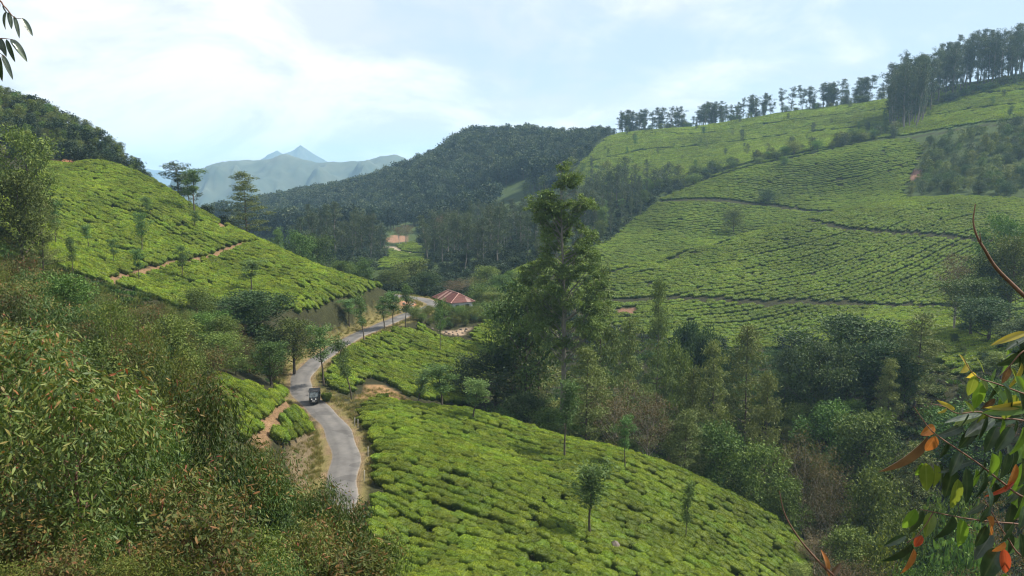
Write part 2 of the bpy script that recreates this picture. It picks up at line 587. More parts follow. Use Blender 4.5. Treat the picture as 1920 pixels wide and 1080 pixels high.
MAT['oak'] = leaf_mat('silver_oak_leaf', [(0.0, (0.040, 0.075, 0.026)), (0.5, (0.085, 0.145, 0.042)), (1.0, (0.145, 0.215, 0.075))], 0.5, 0.3, 0.22, 0.02)
MAT['dark'] = leaf_mat('dark_broad_leaf', [(0.0, (0.018, 0.036, 0.013)), (0.5, (0.042, 0.075, 0.022)), (1.0, (0.085, 0.125, 0.038))], 0.55, 0.2, 0.25, 0.02, spec=0.25)
MAT['green'] = leaf_mat('mid_green_leaf', [(0.0, (0.034, 0.062, 0.016)), (0.5, (0.085, 0.135, 0.028)), (1.0, (0.155, 0.205, 0.046))], 0.5, 0.2, 0.36, 0.03)
MAT['feather'] = leaf_mat('feathery_leaf', [(0.0, (0.060, 0.082, 0.024)), (0.5, (0.115, 0.145, 0.042)), (1.0, (0.180, 0.200, 0.066))], 0.5, 0.22, 0.28, 0.02)
MAT['great'] = leaf_mat('great_tree_leaf', [(0.0, (0.060, 0.090, 0.024)), (0.5, (0.110, 0.165, 0.042)), (1.0, (0.185, 0.235, 0.070))], 0.5, 0.25, 0.0, 0.0)
MAT['brown'] = leaf_mat('brown_leaf', [(0.0, (0.055, 0.055, 0.022)), (0.5, (0.110, 0.085, 0.038)), (1.0, (0.180, 0.120, 0.060))], 0.6, 0.25, 0.2, 0.02)
MAT['ridge'] = leaf_mat('ridge_eucalyptus_leaf', [(0.0, (0.030, 0.045, 0.024)), (0.5, (0.060, 0.082, 0.040)), (1.0, (0.095, 0.118, 0.058))], 0.5, 0.2, 0.2, 0.015)
MAT['forest'] = leaf_mat('forest_leaf', [(0.0, (0.012, 0.024, 0.014)), (0.5, (0.024, 0.042, 0.020)), (1.0, (0.045, 0.066, 0.030))], 0.5, 0.15, 0.3, 0.02)
MAT['bark'] = noise_mat('grey_brown_bark', (0.045, 0.035, 0.026), (0.12, 0.095, 0.07), 6, 0.9, stretch=(4, 4, 0.6))
MAT['pale_bark'] = noise_mat('pale_bark', (0.16, 0.14, 0.11), (0.34, 0.31, 0.26), 4, 0.85, stretch=(3, 3, 0.5))
MAT['grey_bark'] = noise_mat('grey_bark', (0.10, 0.09, 0.075), (0.22, 0.20, 0.17), 4, 0.85, stretch=(3, 3, 0.5))
MAT['stem'] = noise_mat('reddish_stem', (0.10, 0.05, 0.035), (0.20, 0.11, 0.075), 20, 0.7, stretch=(3, 3, 0.6), dist=0.005)
MAT['asphalt'] = None


def asphalt():
    m, nt, N, L = new_mat('worn_asphalt')
    g = N('ShaderNodeNewGeometry')
    a = N('ShaderNodeAttribute'); a.attribute_name = 'across'
    n1 = N('ShaderNodeTexNoise'); n1.inputs['Scale'].default_value = 0.5; n1.inputs['Detail'].default_value = 8; n1.inputs['Roughness'].default_value = 0.65
    L(g.outputs['Position'], n1.inputs['Vector'])
    n2 = N('ShaderNodeTexNoise'); n2.inputs['Scale'].default_value = 12; n2.inputs['Detail'].default_value = 4
    L(g.outputs['Position'], n2.inputs['Vector'])
    r = ramp(N, [(0.30, (0.075, 0.069, 0.066)), (0.5, (0.108, 0.100, 0.096)), (0.72, (0.145, 0.134, 0.124))])
    L(n1.outputs['Fac'], r.inputs[0])
    # dusty edges
    ab = N('ShaderNodeMath'); ab.operation = 'ABSOLUTE'; L(a.outputs['Fac'], ab.inputs[0])
    ad = N('ShaderNodeMath'); ad.operation = 'MULTIPLY_ADD'; ad.inputs[1].default_value = 0.35; L(n2.outputs['Fac'], ad.inputs[0]); L(ab.outputs[0], ad.inputs[2])
    mr = N('ShaderNodeMapRange'); mr.inputs['From Min'].default_value = 0.98; mr.inputs['From Max'].default_value = 1.2
    L(ad.outputs[0], mr.inputs['Value'])
    mx = N('ShaderNodeMixRGB'); L(mr.outputs[0], mx.inputs[0]); L(r.outputs[0], mx.inputs[1]); mx.inputs[2].default_value = (0.26, 0.21, 0.155, 1)
    tk = N('ShaderNodeMath'); tk.operation = 'SUBTRACT'; tk.inputs[1].default_value = 0.46; L(ab.outputs[0], tk.inputs[0])
    tk2 = N('ShaderNodeMath'); tk2.operation = 'ABSOLUTE'; L(tk.outputs[0], tk2.inputs[0])
    tm = N('ShaderNodeMapRange'); tm.inputs['From Max'].default_value = 0.25; tm.inputs['To Min'].default_value = 0.80; tm.inputs['To Max'].default_value = 1.0; L(tk2.outputs[0], tm.inputs['Value'])
    vo = N('ShaderNodeTexVoronoi'); vo.inputs['Scale'].default_value = 0.55; L(g.outputs['Position'], vo.inputs['Vector'])
    sv = N('ShaderNodeSeparateColor'); L(vo.outputs['Color'], sv.inputs[0])
    vm = N('ShaderNodeMapRange'); vm.inputs['From Min'].default_value = 0.74; vm.inputs['From Max'].default_value = 0.78; vm.inputs['To Min'].default_value = 1.0; vm.inputs['To Max'].default_value = 0.72; L(sv.outputs[0], vm.inputs['Value'])
    tv = N('ShaderNodeMath'); tv.operation = 'MULTIPLY'; L(tm.outputs[0], tv.inputs[0]); L(vm.outputs[0], tv.inputs[1])
    mz = N('ShaderNodeMixRGB'); mz.blend_type = 'MULTIPLY'; mz.inputs[0].default_value = 1.0; L(mx.outputs[0], mz.inputs[1]); L(tv.outputs[0], mz.inputs[2])
    p = N('ShaderNodeBsdfPrincipled'); p.inputs['Roughness'].default_value = 0.85
    L(mz.outputs[0], p.inputs['Base Color'])
    b = N('ShaderNodeBump'); b.inputs['Strength'].default_value = 0.35; b.inputs['Distance'].default_value = 0.03
    L(n2.outputs['Fac'], b.inputs['Height']); L(b.outputs[0], p.inputs['Normal'])
    o = N('ShaderNodeOutputMaterial'); L(p.outputs[0], o.inputs[0])
    return m


MAT['asphalt'] = asphalt()

# ------------------------------------------------------------------ fields, paths and bare soil, on the ground plan
FIELD = {
    'C': poly_xy([(672, 790), (690, 764, 95), (760, 758, 100), (860, 770, 100), (960, 797, 99), (1060, 828, 98), (1170, 855, 97), (1260, 886, 96), (1340, 922, 95), (1420, 962, 94), (1485, 1005, 93), (1510, 1075, 82), (1520, 1190, 70), (1300, 1300, 52), (700, 1250, 45), (655, 1080), (672, 960), (700, 900), (704, 850), (690, 815)]),
    'D': poly_xy([(594, 722), (618, 690), (660, 655), (700, 637), (740, 620), (790, 616), (830, 638), (885, 640), (905, 606, 165), (955, 604, 168), (965, 650, 160), (930, 690, 146), (905, 735, 132), (885, 790, 120), (800, 775, 112), (762, 745), (730, 722), (690, 708), (655, 740), (612, 738)]),
    'A': poly_xy([(385, 700), (430, 722), (500, 740), (560, 752), (600, 790), (592, 812), (540, 828), (480, 832), (440, 825), (400, 760)]),
    'B': poly_xy([(60, 330), (95, 314, 200), (240, 313, 203), (310, 355, 199), (370, 400, 195), (440, 436, 190), (500, 462, 184), (560, 490, 178), (620, 514, 172), (690, 534, 165), (742, 549, 159), (735, 565), (690, 588), (655, 606), (625, 612), (600, 600), (560, 590), (480, 572), (400, 575), (330, 580), (250, 545), (150, 520), (60, 480), (-60, 400), (-150, 350)]),
    'G': poly_xy([(932, 522, 240), (1000, 490, 258), (1060, 462, 280), (1130, 428, 312), (1180, 398, 345), (1240, 362, 375), (1340, 318, 405), (1440, 300, 412), (1550, 276, 412), (1700, 258, 408), (1730, 300, 385), (1690, 360, 345), (1760, 378, 312), (2150, 392, 296), (2150, 640, 170), (1920, 660), (1800, 720, 132), (1700, 660, 165), (1500, 650, 195), (1300, 650, 190), (1100, 600, 205), (960, 545, 225)]),
    'G1': poly_xy([(1000, 546, 222), (1100, 506, 240.5), (1200, 494, 252.5), (1300, 466, 268.5), (1400, 440, 283.5), (1500, 416, 296.5), (1600, 392, 302.5), (1740, 371, 307), (1780, 380, 310), (2150, 392, 296), (2150, 640, 170), (1920, 660), (1800, 720, 132), (1700, 660, 165), (1500, 650, 195), (1300, 650, 190), (1100, 600, 205)]),
    'G2': poly_xy([(932, 522, 240), (1000, 490, 258), (1060, 462, 280), (1130, 428, 312), (1180, 398, 345), (1240, 362, 375), (1340, 318, 405), (1440, 300, 412), (1550, 276, 412), (1700, 258, 408), (1730, 300, 385), (1690, 360, 345), (1740, 372, 311), (1600, 393, 306), (1500, 417, 300), (1400, 441, 287), (1300, 467, 272), (1200, 495, 256), (1100, 507, 244), (1000, 548, 226)]),
    'T': poly_xy([(1060, 335, 480), (1100, 300, 540), (1165, 258, 640), (1280, 248, 625), (1400, 229, 605), (1530, 210, 580), (1650, 193, 556), (1780, 168, 518), (1920, 145, 496), (2180, 95, 470), (2180, 190, 388), (1920, 230, 399), (1760, 250, 411), (1620, 264, 418), (1450, 292, 416), (1300, 328, 418), (1180, 345, 450)]),
    'V': poly_xy([(715, 505), (730, 470), (770, 455), (800, 470), (800, 500), (760, 512)]),
}
PATHS = {
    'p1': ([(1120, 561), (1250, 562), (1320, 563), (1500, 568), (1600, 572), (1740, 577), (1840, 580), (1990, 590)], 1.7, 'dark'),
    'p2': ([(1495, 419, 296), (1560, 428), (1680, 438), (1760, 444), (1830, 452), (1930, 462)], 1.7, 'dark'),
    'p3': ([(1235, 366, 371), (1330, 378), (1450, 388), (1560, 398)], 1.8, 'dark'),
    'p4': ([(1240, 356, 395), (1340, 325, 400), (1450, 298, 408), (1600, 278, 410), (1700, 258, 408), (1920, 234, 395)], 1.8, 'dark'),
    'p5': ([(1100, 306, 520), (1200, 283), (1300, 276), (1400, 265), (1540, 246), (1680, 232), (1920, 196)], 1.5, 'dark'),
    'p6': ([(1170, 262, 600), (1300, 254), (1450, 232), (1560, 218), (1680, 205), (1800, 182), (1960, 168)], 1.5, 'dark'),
    'b1': ([(205, 530), (232, 520), (270, 512), (310, 500), (370, 490), (410, 478), (435, 466), (485, 456)], 1.0, 'soil'),
    'b2': ([(150, 355), (185, 362), (230, 368), (285, 369)], 0.55, 'soil'),
    'b3': ([(300, 378), (340, 385), (375, 396)], 0.5, 'soil'),
    'b4': ([(415, 428), (440, 420)], 1.0, 'soil'),
    'a1': ([(545, 758), (525, 775), (505, 795), (492, 815), (485, 835)], 0.6, 'soil'),
    'v1': ([(735, 463), (742, 468), (752, 473), (775, 477), (800, 478)], 1.6, 'pale'),
}
PATHXY = {k: (poly_xy(v[0]), v[1], v[2]) for k, v in PATHS.items()}
SOIL = {
    'bank': poly_xy([(668, 748), (688, 722), (720, 722), (760, 745), (770, 760), (720, 760)]),
    'rocks': poly_xy([(798, 614), (880, 612), (872, 628), (850, 630), (820, 622)]),
    'red': poly_xy([(722, 452), (735, 441), (768, 443), (764, 452), (742, 457)]),
    'nose': poly_xy([(744, 588), (752, 570), (772, 560), (782, 572), (768, 585)]),
    'upper': poly_xy([(95, 306), (112, 294), (150, 304), (140, 312)]),
    'slip': poly_xy([(1700, 338), (1710, 322), (1735, 318), (1725, 336)]),
    'pit': poly_xy([(1150, 592), (1160, 578), (1196, 578), (1194, 592)]),
}


def build_terrain():
    X, Y = XX.ravel(), YY.ravel()
    col = np.zeros((X.size, 4)); col[:, 3] = 1
    base = np.array([0.055, 0.065, 0.022])                       # rough grass and litter
    col[:, :3] = base
    f = fbm(X / 14.0, Y / 14.0, 21, 4)[:, None]
    col[:, :3] = base * (1 + 0.9 * f) + np.array([0.05, 0.03, 0.008]) * np.clip(f * 2, 0, 1)
    shade = (Y > 3) & (Y < 250)                                  # leaf litter painted darker, so gaps between brush and ravine trees read as shade
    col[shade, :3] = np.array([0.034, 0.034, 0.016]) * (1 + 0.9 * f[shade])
    forest = Y > 250
    col[forest, :3] = np.array([0.045, 0.066, 0.022])
    fields = np.zeros(X.size, bool)
    for k, p in FIELD.items():
        fields |= inside(X, Y, p)
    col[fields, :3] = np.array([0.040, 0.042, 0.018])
    tf = inside(X, Y, FIELD['T'])
    col[tf, :3] = np.array([0.060, 0.095, 0.022])
    for k, (p, w, c) in PATHXY.items():
        sel = dist_poly(X, Y, p) < w * (1.5 if c != 'dark' else 1.0)
        col[sel, :3] = {'dark': (0.030, 0.030, 0.016), 'soil': (0.20, 0.125, 0.07), 'pale': (0.30, 0.25, 0.18)}[c]  # dark tracks: soil painted darker to carry the shade of the bush sides
    cs = {'bank': (0.24, 0.15, 0.075), 'rocks': (0.30, 0.22, 0.16), 'red': (0.22, 0.13, 0.085), 'nose': (0.33, 0.17, 0.10), 'upper': (0.25, 0.12, 0.06), 'slip': (0.22, 0.12, 0.09), 'pit': (0.16, 0.09, 0.06)}
    for k, p in SOIL.items():
        col[inside(X, Y, p), :3] = cs[k]
    d = dr.ravel()
    wob = 0.7 * fbm(X / 2.5, Y / 2.5, 5)
    verge = (d < 3.6 + wob * 2) & ~fields
    col[verge, :3] = np.array([0.16, 0.135, 0.055])
    near = (d < 1.8 + wob) & (Y < 260)
    col[near, :3] = np.array([0.19, 0.135, 0.08])
    # cut earth bank above the road on the left
    bankp = poly_xy([(560, 790), (600, 805), (612, 850), (585, 870), (570, 940), (545, 930), (540, 850), (555, 815)])
    sel = inside(X, Y, bankp) & (d > 2.6)
    col[sel, :3] = np.array([0.15, 0.115, 0.07])
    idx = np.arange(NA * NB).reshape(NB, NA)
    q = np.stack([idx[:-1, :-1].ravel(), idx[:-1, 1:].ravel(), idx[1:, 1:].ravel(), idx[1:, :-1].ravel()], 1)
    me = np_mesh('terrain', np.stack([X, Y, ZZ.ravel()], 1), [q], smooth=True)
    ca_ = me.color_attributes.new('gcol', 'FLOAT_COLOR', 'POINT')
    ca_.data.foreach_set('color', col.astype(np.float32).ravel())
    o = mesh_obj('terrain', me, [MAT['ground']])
    tag(o, 'rolling green valley hillsides of soil and rough grass', None, None, 'structure')


def resample(P, step):
    P = np.asarray(P)
    s = np.concatenate([[0], np.cumsum(np.hypot(*np.diff(P, axis=0).T))])
    t = np.arange(0, s[-1], step)
    return np.stack([np.interp(t, s, P[:, 0]), np.interp(t, s, P[:, 1])], 1)


def build_road():
    C = resample(ROADC, 0.5)
    d = np.gradient(C, axis=0); d /= np.linalg.norm(d, axis=1, keepdims=True)
    n = np.stack([-d[:, 1], d[:, 0]], 1)
    V, A, Fc = [], [], []
    cols = [-1.0, -0.86, -0.4, 0, 0.4, 0.86, 1.0]
    for k in range(len(C)):
        for c in cols:
            w = 1.55 + 0.12 * math.sin(k * 0.31 + c) + 0.1 * (random.random() - 0.5) * (abs(c) == 1)
            p = C[k] + n[k] * c * w
            V.append((p[0], p[1], ROAD_Z + 0.09 - 0.05 * c * c - (0.12 if abs(c) == 1 else 0)))
            A.append(c)
    m = len(cols)
    for k in range(len(C) - 1):
        for j in range(m - 1):
            Fc.append((k * m + j, k * m + j + 1, (k + 1) * m + j + 1, (k + 1) * m + j))
    me = np_mesh('road', V, [np.array(Fc)], smooth=True)
    at_ = me.attributes.new('across', 'FLOAT', 'POINT'); at_.data.foreach_set('value', np.array(A, dtype=np.float32))
    o = mesh_obj('road', me, [MAT['asphalt']])
    tag(o, 'narrow grey asphalt road winding past the tea', None, None, 'structure')


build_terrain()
build_road()


# ------------------------------------------------------------------ far mountains, solid ridges kilometres away
MAT['mount'] = noise_mat('distant_forested_rock', (0.035, 0.055, 0.035), (0.085, 0.095, 0.060), 0.012, 0.95, 8, 0.0)


def mountain(prof, Yc, depth, seed, base=-140):
    u0, u1 = prof[0][0], prof[-1][0]
    na, nb = 220, 70
    us = np.linspace(u0, u1, na)
    vv = np.interp(us, [p[0] for p in prof], [p[1] for p in prof])
    X = (us - 960) / F_PX * Yc
    Zc = np.array([ray(u, v)[1] * Yc for u, v in zip(us, vv)])
    V = []
    for j in range(nb):
        t = -1 + 2 * j / (nb - 1)
        s = 1 - abs(t) ** 1.25
        yy = np.full(na, Yc + t * depth)
        nz = fbm(X / 210.0, yy / 210.0 + seed, seed, 5)
        xx = X * (1 + 0.03 * t) + 60 * fbm(yy / 300.0, X / 300.0, seed + 9)
        z = base + (Zc - base) * s + 190 * (nz + 0.25 - np.abs(fbm(X / 120.0, yy / 160.0, seed + 6, 4)) * 1.6) * (s * (1 - s) * 4) * 0.8 + 9 * fbm(X / 26, yy / 26, seed + 4)
        V.append(np.stack([xx, yy + 90 * fbm(X / 260, yy / 260, seed + 2), z], 1))
    V = np.concatenate(V)
    idx = np.arange(na * nb).reshape(nb, na)
    q = np.stack([idx[:-1, :-1].ravel(), idx[:-1, 1:].ravel(), idx[1:, 1:].ravel(), idx[1:, :-1].ravel()], 1)
    o = mesh_obj('mountain', np_mesh('mountain', V, [q], smooth=True), [MAT['mount']])
    tag(o, None, None, None, 'structure')
    return o


m1 = mountain([(300, 420), (370, 380), (388, 345), (402, 322), (425, 308), (450, 303), (490, 299), (520, 296), (540, 288), (560, 296), (600, 306), (640, 303), (690, 301), (715, 292), (740, 289), (755, 295), (764, 308), (782, 312), (800, 303), (830, 298), (900, 320)], 2500, 520, 3)
m1['label'] = 'long blue forested mountain ridge with a domed right shoulder'
m2 = mountain([(470, 330), (495, 302), (512, 290), (527, 282), (536, 289), (555, 283), (571, 272), (585, 281), (602, 293), (622, 306), (650, 330)], 4300, 500, 8)
m2['label'] = 'pale pyramid peak rising behind the blue ridge'
m3 = mountain([(-400, 330), (-100, 318), (100, 326), (240, 312), (330, 322), (420, 330), (520, 336), (640, 345), (800, 340)], 5200, 500, 15)
m3['label'] = 'faint low ridge fading into the haze'


# ------------------------------------------------------------------ plant generators
def unit(v):
    v = np.asarray(v, float)
    return v / (np.linalg.norm(v, axis=-1, keepdims=True) + 1e-9)


def tubes(polys, sides=6):
    """polys: list of (points (n,3), radii (n,)) -> verts, quads"""
    V, Q, off = [], [], 0
    for P, R in polys:
        P = np.asarray(P, float); R = np.asarray(R, float)
        n = len(P)
        T = unit(np.gradient(P, axis=0))
        ref = np.array([0.0, 0, 1]) if abs(T[0][2]) < 0.8 else np.array([1.0, 0, 0])
        U = unit(np.cross(T, ref)); W = np.cross(T, U)
        ang = np.arange(sides) / sides * 2 * math.pi
        ring = P[:, None] + R[:, None, None] * (U[:, None] * np.cos(ang)[None, :, None] + W[:, None] * np.sin(ang)[None, :, None])
        V.append(ring.reshape(-1, 3))
        i = np.arange(n - 1)[:, None] * sides; j = np.arange(sides)[None]; j2 = (j + 1) % sides
        q = np.stack([i + j, i + j2, i + sides + j2, i + sides + j], -1).reshape(-1, 4) + off
        Q.append(q); off += n * sides
    return np.concatenate(V), np.concatenate(Q)


def leaf_geo(C, D, size, aspect, rng, lance=False, roll=None):
    """leaf blades at base points C along directions D; returns verts, tris, quads, verts per leaf"""
    n = len(C)
    D = unit(D)
    size = np.broadcast_to(size, (n,))[:, None]
    rnd = rng.normal(size=(n, 3))
    if roll is not None: rnd = rnd * 0.5 + roll
    S = unit(np.cross(D, rnd))
    Nn = np.cross(S, D)
    w = size * aspect
    if lance:
        pts = [C, C + D * size * 0.32 + S * w * 0.5 + Nn * w * 0.12, C + D * size * 0.32 - S * w * 0.5 + Nn * w * 0.12,
               C + D * size * 0.70 + S * w * 0.36 - Nn * w * 0.1, C + D * size * 0.70 - S * w * 0.36 - Nn * w * 0.1, C + D * size - Nn * w * 0.45]
        V = np.stack(pts, 1).reshape(-1, 3)
        b = np.arange(n)[:, None] * 6
        tr = np.concatenate([b + np.array([[0, 2, 1]]), b + np.array([[3, 4, 5]])])
        qd = b + np.array([[1, 2, 4, 3]])
        return V, tr, qd, 6
    pts = [C, C + D * size * 0.45 + S * w * 0.5 + Nn * w * 0.14, C + D * size, C + D * size * 0.45 - S * w * 0.5 + Nn * w * 0.14]
    V = np.stack(pts, 1).reshape(-1, 3)
    b = np.arange(n)[:, None] * 4
    return V, np.zeros((0, 3), int), b + np.array([[0, 1, 2, 3]]), 4


PROTO = {}


def make_tree(key, seed, H, r0, t0, limbs, prof, elev, clumps, nleaf, crad, flat, lsize, aspect, leafmat, bark, droop=0.2, lance=False, lean=0.0, wob=0.03,
              sides=6, top=True, red_top=0.0, tint_mean=0.5, tint_sd=0.2, twigs=0, curve=0.25, stems=1, out=0.6, kmin=0.75):
    """trunk with limbs; leaves gathered in clumps along the limbs.  prof(t) = limb length at height fraction t"""
    rng = np.random.default_rng(seed)
    polys, CC, RR = [], [], []
    for s_ in range(stems):
        nseg = 9
        tt = np.linspace(0, 1, nseg)
        ax = rng.uniform(0, 2 * math.pi)
        hh = H * (1.0 if s_ == 0 else rng.uniform(0.7, 0.95))
        ld = np.array([math.cos(ax), math.sin(ax)]) * (lean if s_ == 0 else lean + 0.22)
        P = np.stack([ld[0] * hh * tt ** 1.3 + np.cumsum(rng.normal(0, wob * hh / nseg, nseg)), ld[1] * hh * tt ** 1.3 + np.cumsum(rng.normal(0, wob * hh / nseg, nseg)), hh * tt], 1)
        P[0] = (0, 0, -0.04 * H)
        R = r0 * (1 - 0.86 * tt) * (1.0 if s_ == 0 else 0.7); R[0] *= 1.35
        polys.append((P, R))
        az = rng.uniform(0, 6.28)
        for k in range(limbs):
            t = t0 + (1 - t0) * ((k + rng.uniform(0.1, 0.9)) / limbs) ** 0.9
            az += 2.4 + rng.normal(0, 0.35)
            Ln = prof(t) * rng.uniform(0.72, 1.18)
            if Ln < 0.02 * H: continue
            base = np.array([np.interp(t * 0.985, tt, P[:, i]) for i in range(3)])
            e = elev(t) + rng.normal(0, 0.12)
            d = np.array([math.cos(az) * math.cos(e), math.sin(az) * math.cos(e), math.sin(e)])
            m = 5
            q = np.linspace(0, 1, m)[:, None]
            L_ = base + d * Ln * q + np.array([0, 0, 1.0]) * (curve * Ln * q ** 2) + rng.normal(0, 0.03 * Ln, (m, 3)) * q
            rb = max(np.interp(t, tt, R) * 0.55, r0 * 0.06)
            polys.append((L_, rb * (1 - 0.8 * q[:, 0])))
            for c in range(clumps):
                f = 1.0 if c == 0 else rng.uniform(0.3, 1.0)
                ctr = np.array([np.interp(f, q[:, 0], L_[:, i]) for i in range(3)]) + rng.normal(0, 0.16 * crad, 3)
                CC.append(ctr); RR.append(crad * rng.uniform(0.65, 1.25) * (kmin + (1.25 - kmin) * min(1, Ln / (prof(0.5 * (t0 + 1)) + 1e-6))))
                for w in range(twigs):
                    dd = unit(rng.normal(size=3) + np.array([0, 0, 0.3]))
                    tp = np.stack([ctr - dd * 0.1, ctr + dd * RR[-1] * 0.6 + rng.normal(0, 0.06, 3), ctr + dd * RR[-1] * 1.25])
                    polys.append((tp, np.array([0.25, 0.18, 0.08]) * max(rb, r0 * 0.1)))
        if top:
            CC.append(P[-1] + np.array([0, 0, -0.01 * H])); RR.append(crad * (kmin + 0.05))
            CC.append(P[-1] + np.array([0, 0, -0.05 * H])); RR.append(crad * (kmin + 0.1))
    V, Q = tubes(polys, sides)
    trunk = np_mesh(key + '_trunk', V, [Q], smooth=True)
    CC = np.array(CC); RR = np.array(RR)
    # leaves
    tot = nleaf
    wgt = RR ** 2; wgt = wgt / wgt.sum()
    ids = rng.choice(len(CC), tot, p=wgt)
    g = unit(rng.normal(size=(tot, 3))) * (rng.uniform(0, 1, (tot, 1)) ** (1 / 2.4))
    g[:, 2] *= flat
    Cn = CC[ids] + g * RR[ids][:, None]
    D = unit(g * out + rng.normal(0, 0.55, (tot, 3)) + np.array([0, 0, -droop]))
    sz = lsize * rng.uniform(0.65, 1.3, tot)
    LV, tr, qd, vp = leaf_geo(Cn, D, sz, aspect, rng, lance)
    ctint = rng.normal(0, 0.10, len(CC))
    tint = tint_mean + ctint[ids] + rng.normal(0, tint_sd, tot)
    if red_top:
        hfrac = Cn[:, 2] / H
        outer = np.linalg.norm(g, axis=1)
        tint = tint + red_top * np.clip((hfrac - 0.66) / 0.34, 0, 1) * np.clip(outer, 0, 1) * rng.uniform(0, 1.4, tot)
    tint = np.repeat(np.clip(tint, 0.0, 1.0), vp)
    crown = np_mesh(key + '_crown', LV, [tr, qd], tint=tint)
    trunk.materials.append(MAT[bark]); crown.materials.append(MAT[leafmat])
    top_z = float(np.percentile(LV[:, 2], 99.7))
    wid = float(np.percentile(np.hypot(LV[:, 0], LV[:, 1]), 97)) * 2
    PROTO[key] = dict(trunk=trunk, crown=crown, H=top_z, W=wid)
    return key


def C_(v): return lambda t: v


SAP, OLV, REDS, OAK, RDG, FEA, BRD, MID, BRN, SHR, YSL = [], [], [], [], [], [], [], [], [], [], []
for k in range(4):      # young eucalyptus with hanging blades and rusty new tips
    SAP.append(make_tree('sapling%d' % k, 100 + k, 4.2, 0.045, 0.28, 26, lambda t: 1.05 * math.sin(math.pi * min(1, (t - 0.12) / 1.0)) + 0.12, C_(0.55), 3, 5200, 0.42, 0.95, 0.15, 0.22, 'euc', 'stem', droop=0.9, lance=True, wob=0.05, sides=5, red_top=0.40, tint_mean=0.38 + 0.06 * (k % 2), tint_sd=0.14, stems=1 + (k == 3)))
for k in range(3):      # yellow-green bushy saplings
    OLV.append(make_tree('olive%d' % k, 120 + k, 3.4, 0.05, 0.12, 22, lambda t: 1.15 * math.sin(math.pi * min(1, (t + 0.15) / 1.2)) + 0.1, C_(0.5), 3, 4600, 0.42, 0.9, 0.12, 0.3, 'olive', 'stem', droop=0.35, lance=True, sides=5, stems=2, tint_sd=0.2))
for k in range(3):      # reddish scrub
    REDS.append(make_tree('redshrub%d' % k, 140 + k, 2.0, 0.03, 0.08, 18, lambda t: 0.85 * math.sin(math.pi * min(1, (t + 0.2) / 1.2)) + 0.1, C_(0.75), 3, 3000, 0.30, 0.95, 0.11, 0.27, 'red', 'stem', droop=0.3, lance=True, sides=5, stems=3, tint_mean=0.42, tint_sd=0.24, twigs=1))
for k in range(4):      # silver oak shade trees on the tea
    OAK.append(make_tree('oak%d' % k, 160 + k, 7.5, 0.10, [0.46, 0.40, 0.5, 0.36][k], 15, lambda t: (1.25 * math.sin(math.pi * min(1, max(0.02, (t - 0.25) / 0.85))) ** 0.7 + 0.15) * (0.7 + 0.45 * math.sin(t * 29.0 + k)), C_(0.75), 3, 2100, 0.46, 0.8, 0.30, 0.30, 'oak', 'bark', droop=0.25, sides=6, tint_mean=0.58, tint_sd=0.2, wob=0.06, lean=0.03 * k))
for k in range(5):      # tall eucalyptus: bare pole, small clouds of leaves
    RDG.append(make_tree('ridge%d' % k, 200 + k, 24, 0.28, [0.16, 0.28, 0.10, 0.32, 0.2][k], 20, lambda t: (3.9 * max(0.12, math.sin(math.pi * min(1, max(0.03, t ** 1.25)))) ** 0.8 + 0.3) * (0.65 + 0.5 * math.sin(t * 23 + k)), C_(0.75), 3, 3000, 1.05, 0.62, 0.5, 0.42, 'ridge', 'grey_bark', droop=0.25, sides=5, tint_sd=0.2, wob=0.04, lean=0.03 * k))
for k in range(4):      # slender feathery trees of the ravine, layered sprays
    FEA.append(make_tree('feather%d' % k, 240 + k, 17, 0.16, 0.16, 40, lambda t: 3.3 * (1.05 - t) ** 0.75 + 0.35, C_(0.18), 4, 8000, 0.75, 0.42, 0.34, 0.3, 'feather', 'bark', droop=0.25, sides=6, tint_sd=0.2, wob=0.03, curve=0.12))
for k in range(3):      # dark dense broadleaf
    BRD.append(make_tree('broad%d' % k, 280 + k, 15, 0.4, 0.18, 34, lambda t: 6.2 * math.sin(math.pi * min(1, (t + 0.12) / 1.12)) ** 0.8 + 0.6, C_(0.45), 4, 11000, 1.5, 0.7, 0.46, 0.5, 'dark', 'bark', droop=0.05, sides=6, tint_sd=0.2, out=1.2))
for k in range(4):      # mid green rounded trees
    MID.append(make_tree('mid%d' % k, 320 + k, 11, 0.22, 0.22, 26, lambda t: 3.4 * math.sin(math.pi * min(1, (t + 0.05) / 1.08)) ** 0.8 + 0.4, C_(0.6), 4, 6500, 0.95, 0.75, 0.34, 0.42, 'green', 'bark', droop=0.15, sides=6, tint_sd=0.22, out=0.9))
for k in range(3):      # brownish thin trees with bare limbs
    BRN.append(make_tree('brown%d' % k, 360 + k, 11, 0.18, 0.38, 22, lambda t: 3.2 * math.sin(math.pi * min(1, (t + 0.02) / 1.12)) ** 0.7 + 0.5, C_(0.75), 3, 4200, 0.8, 0.5, 0.26, 0.36, 'brown', 'pale_bark', droop=0.1, sides=5, tint_sd=0.22, twigs=2, stems=2))
for k in range(4):      # shrubs
    SHR.append(make_tree('shrub%d' % k, 400 + k, 3.6, 0.06, 0.06, 20, lambda t: 1.7 * math.sin(math.pi * min(1, (t + 0.25) / 1.25)) ** 0.8 + 0.15, C_(0.6), 3, 3000, 0.55, 0.8, 0.22, 0.42, ['green', 'dark', 'olive', 'green'][k], 'bark', droop=0.1, sides=5, tint_sd=0.22, stems=3, out=0.9))
for k in range(4):      # far plantation saplings, coarser blades
    YSL.append(make_tree('young%d' % k, 440 + k, 4.5, 0.05, 0.1, 14, lambda t: 1.25 * math.sin(math.pi * min(1, (t + 0.1) / 1.15)) + 0.1, C_(0.6), 3, 900, 0.5, 0.9, 0.34, 0.4, ['olive', 'green', 'feather', 'ridge'][k], 'bark', droop=0.3, sides=4, tint_sd=0.22))


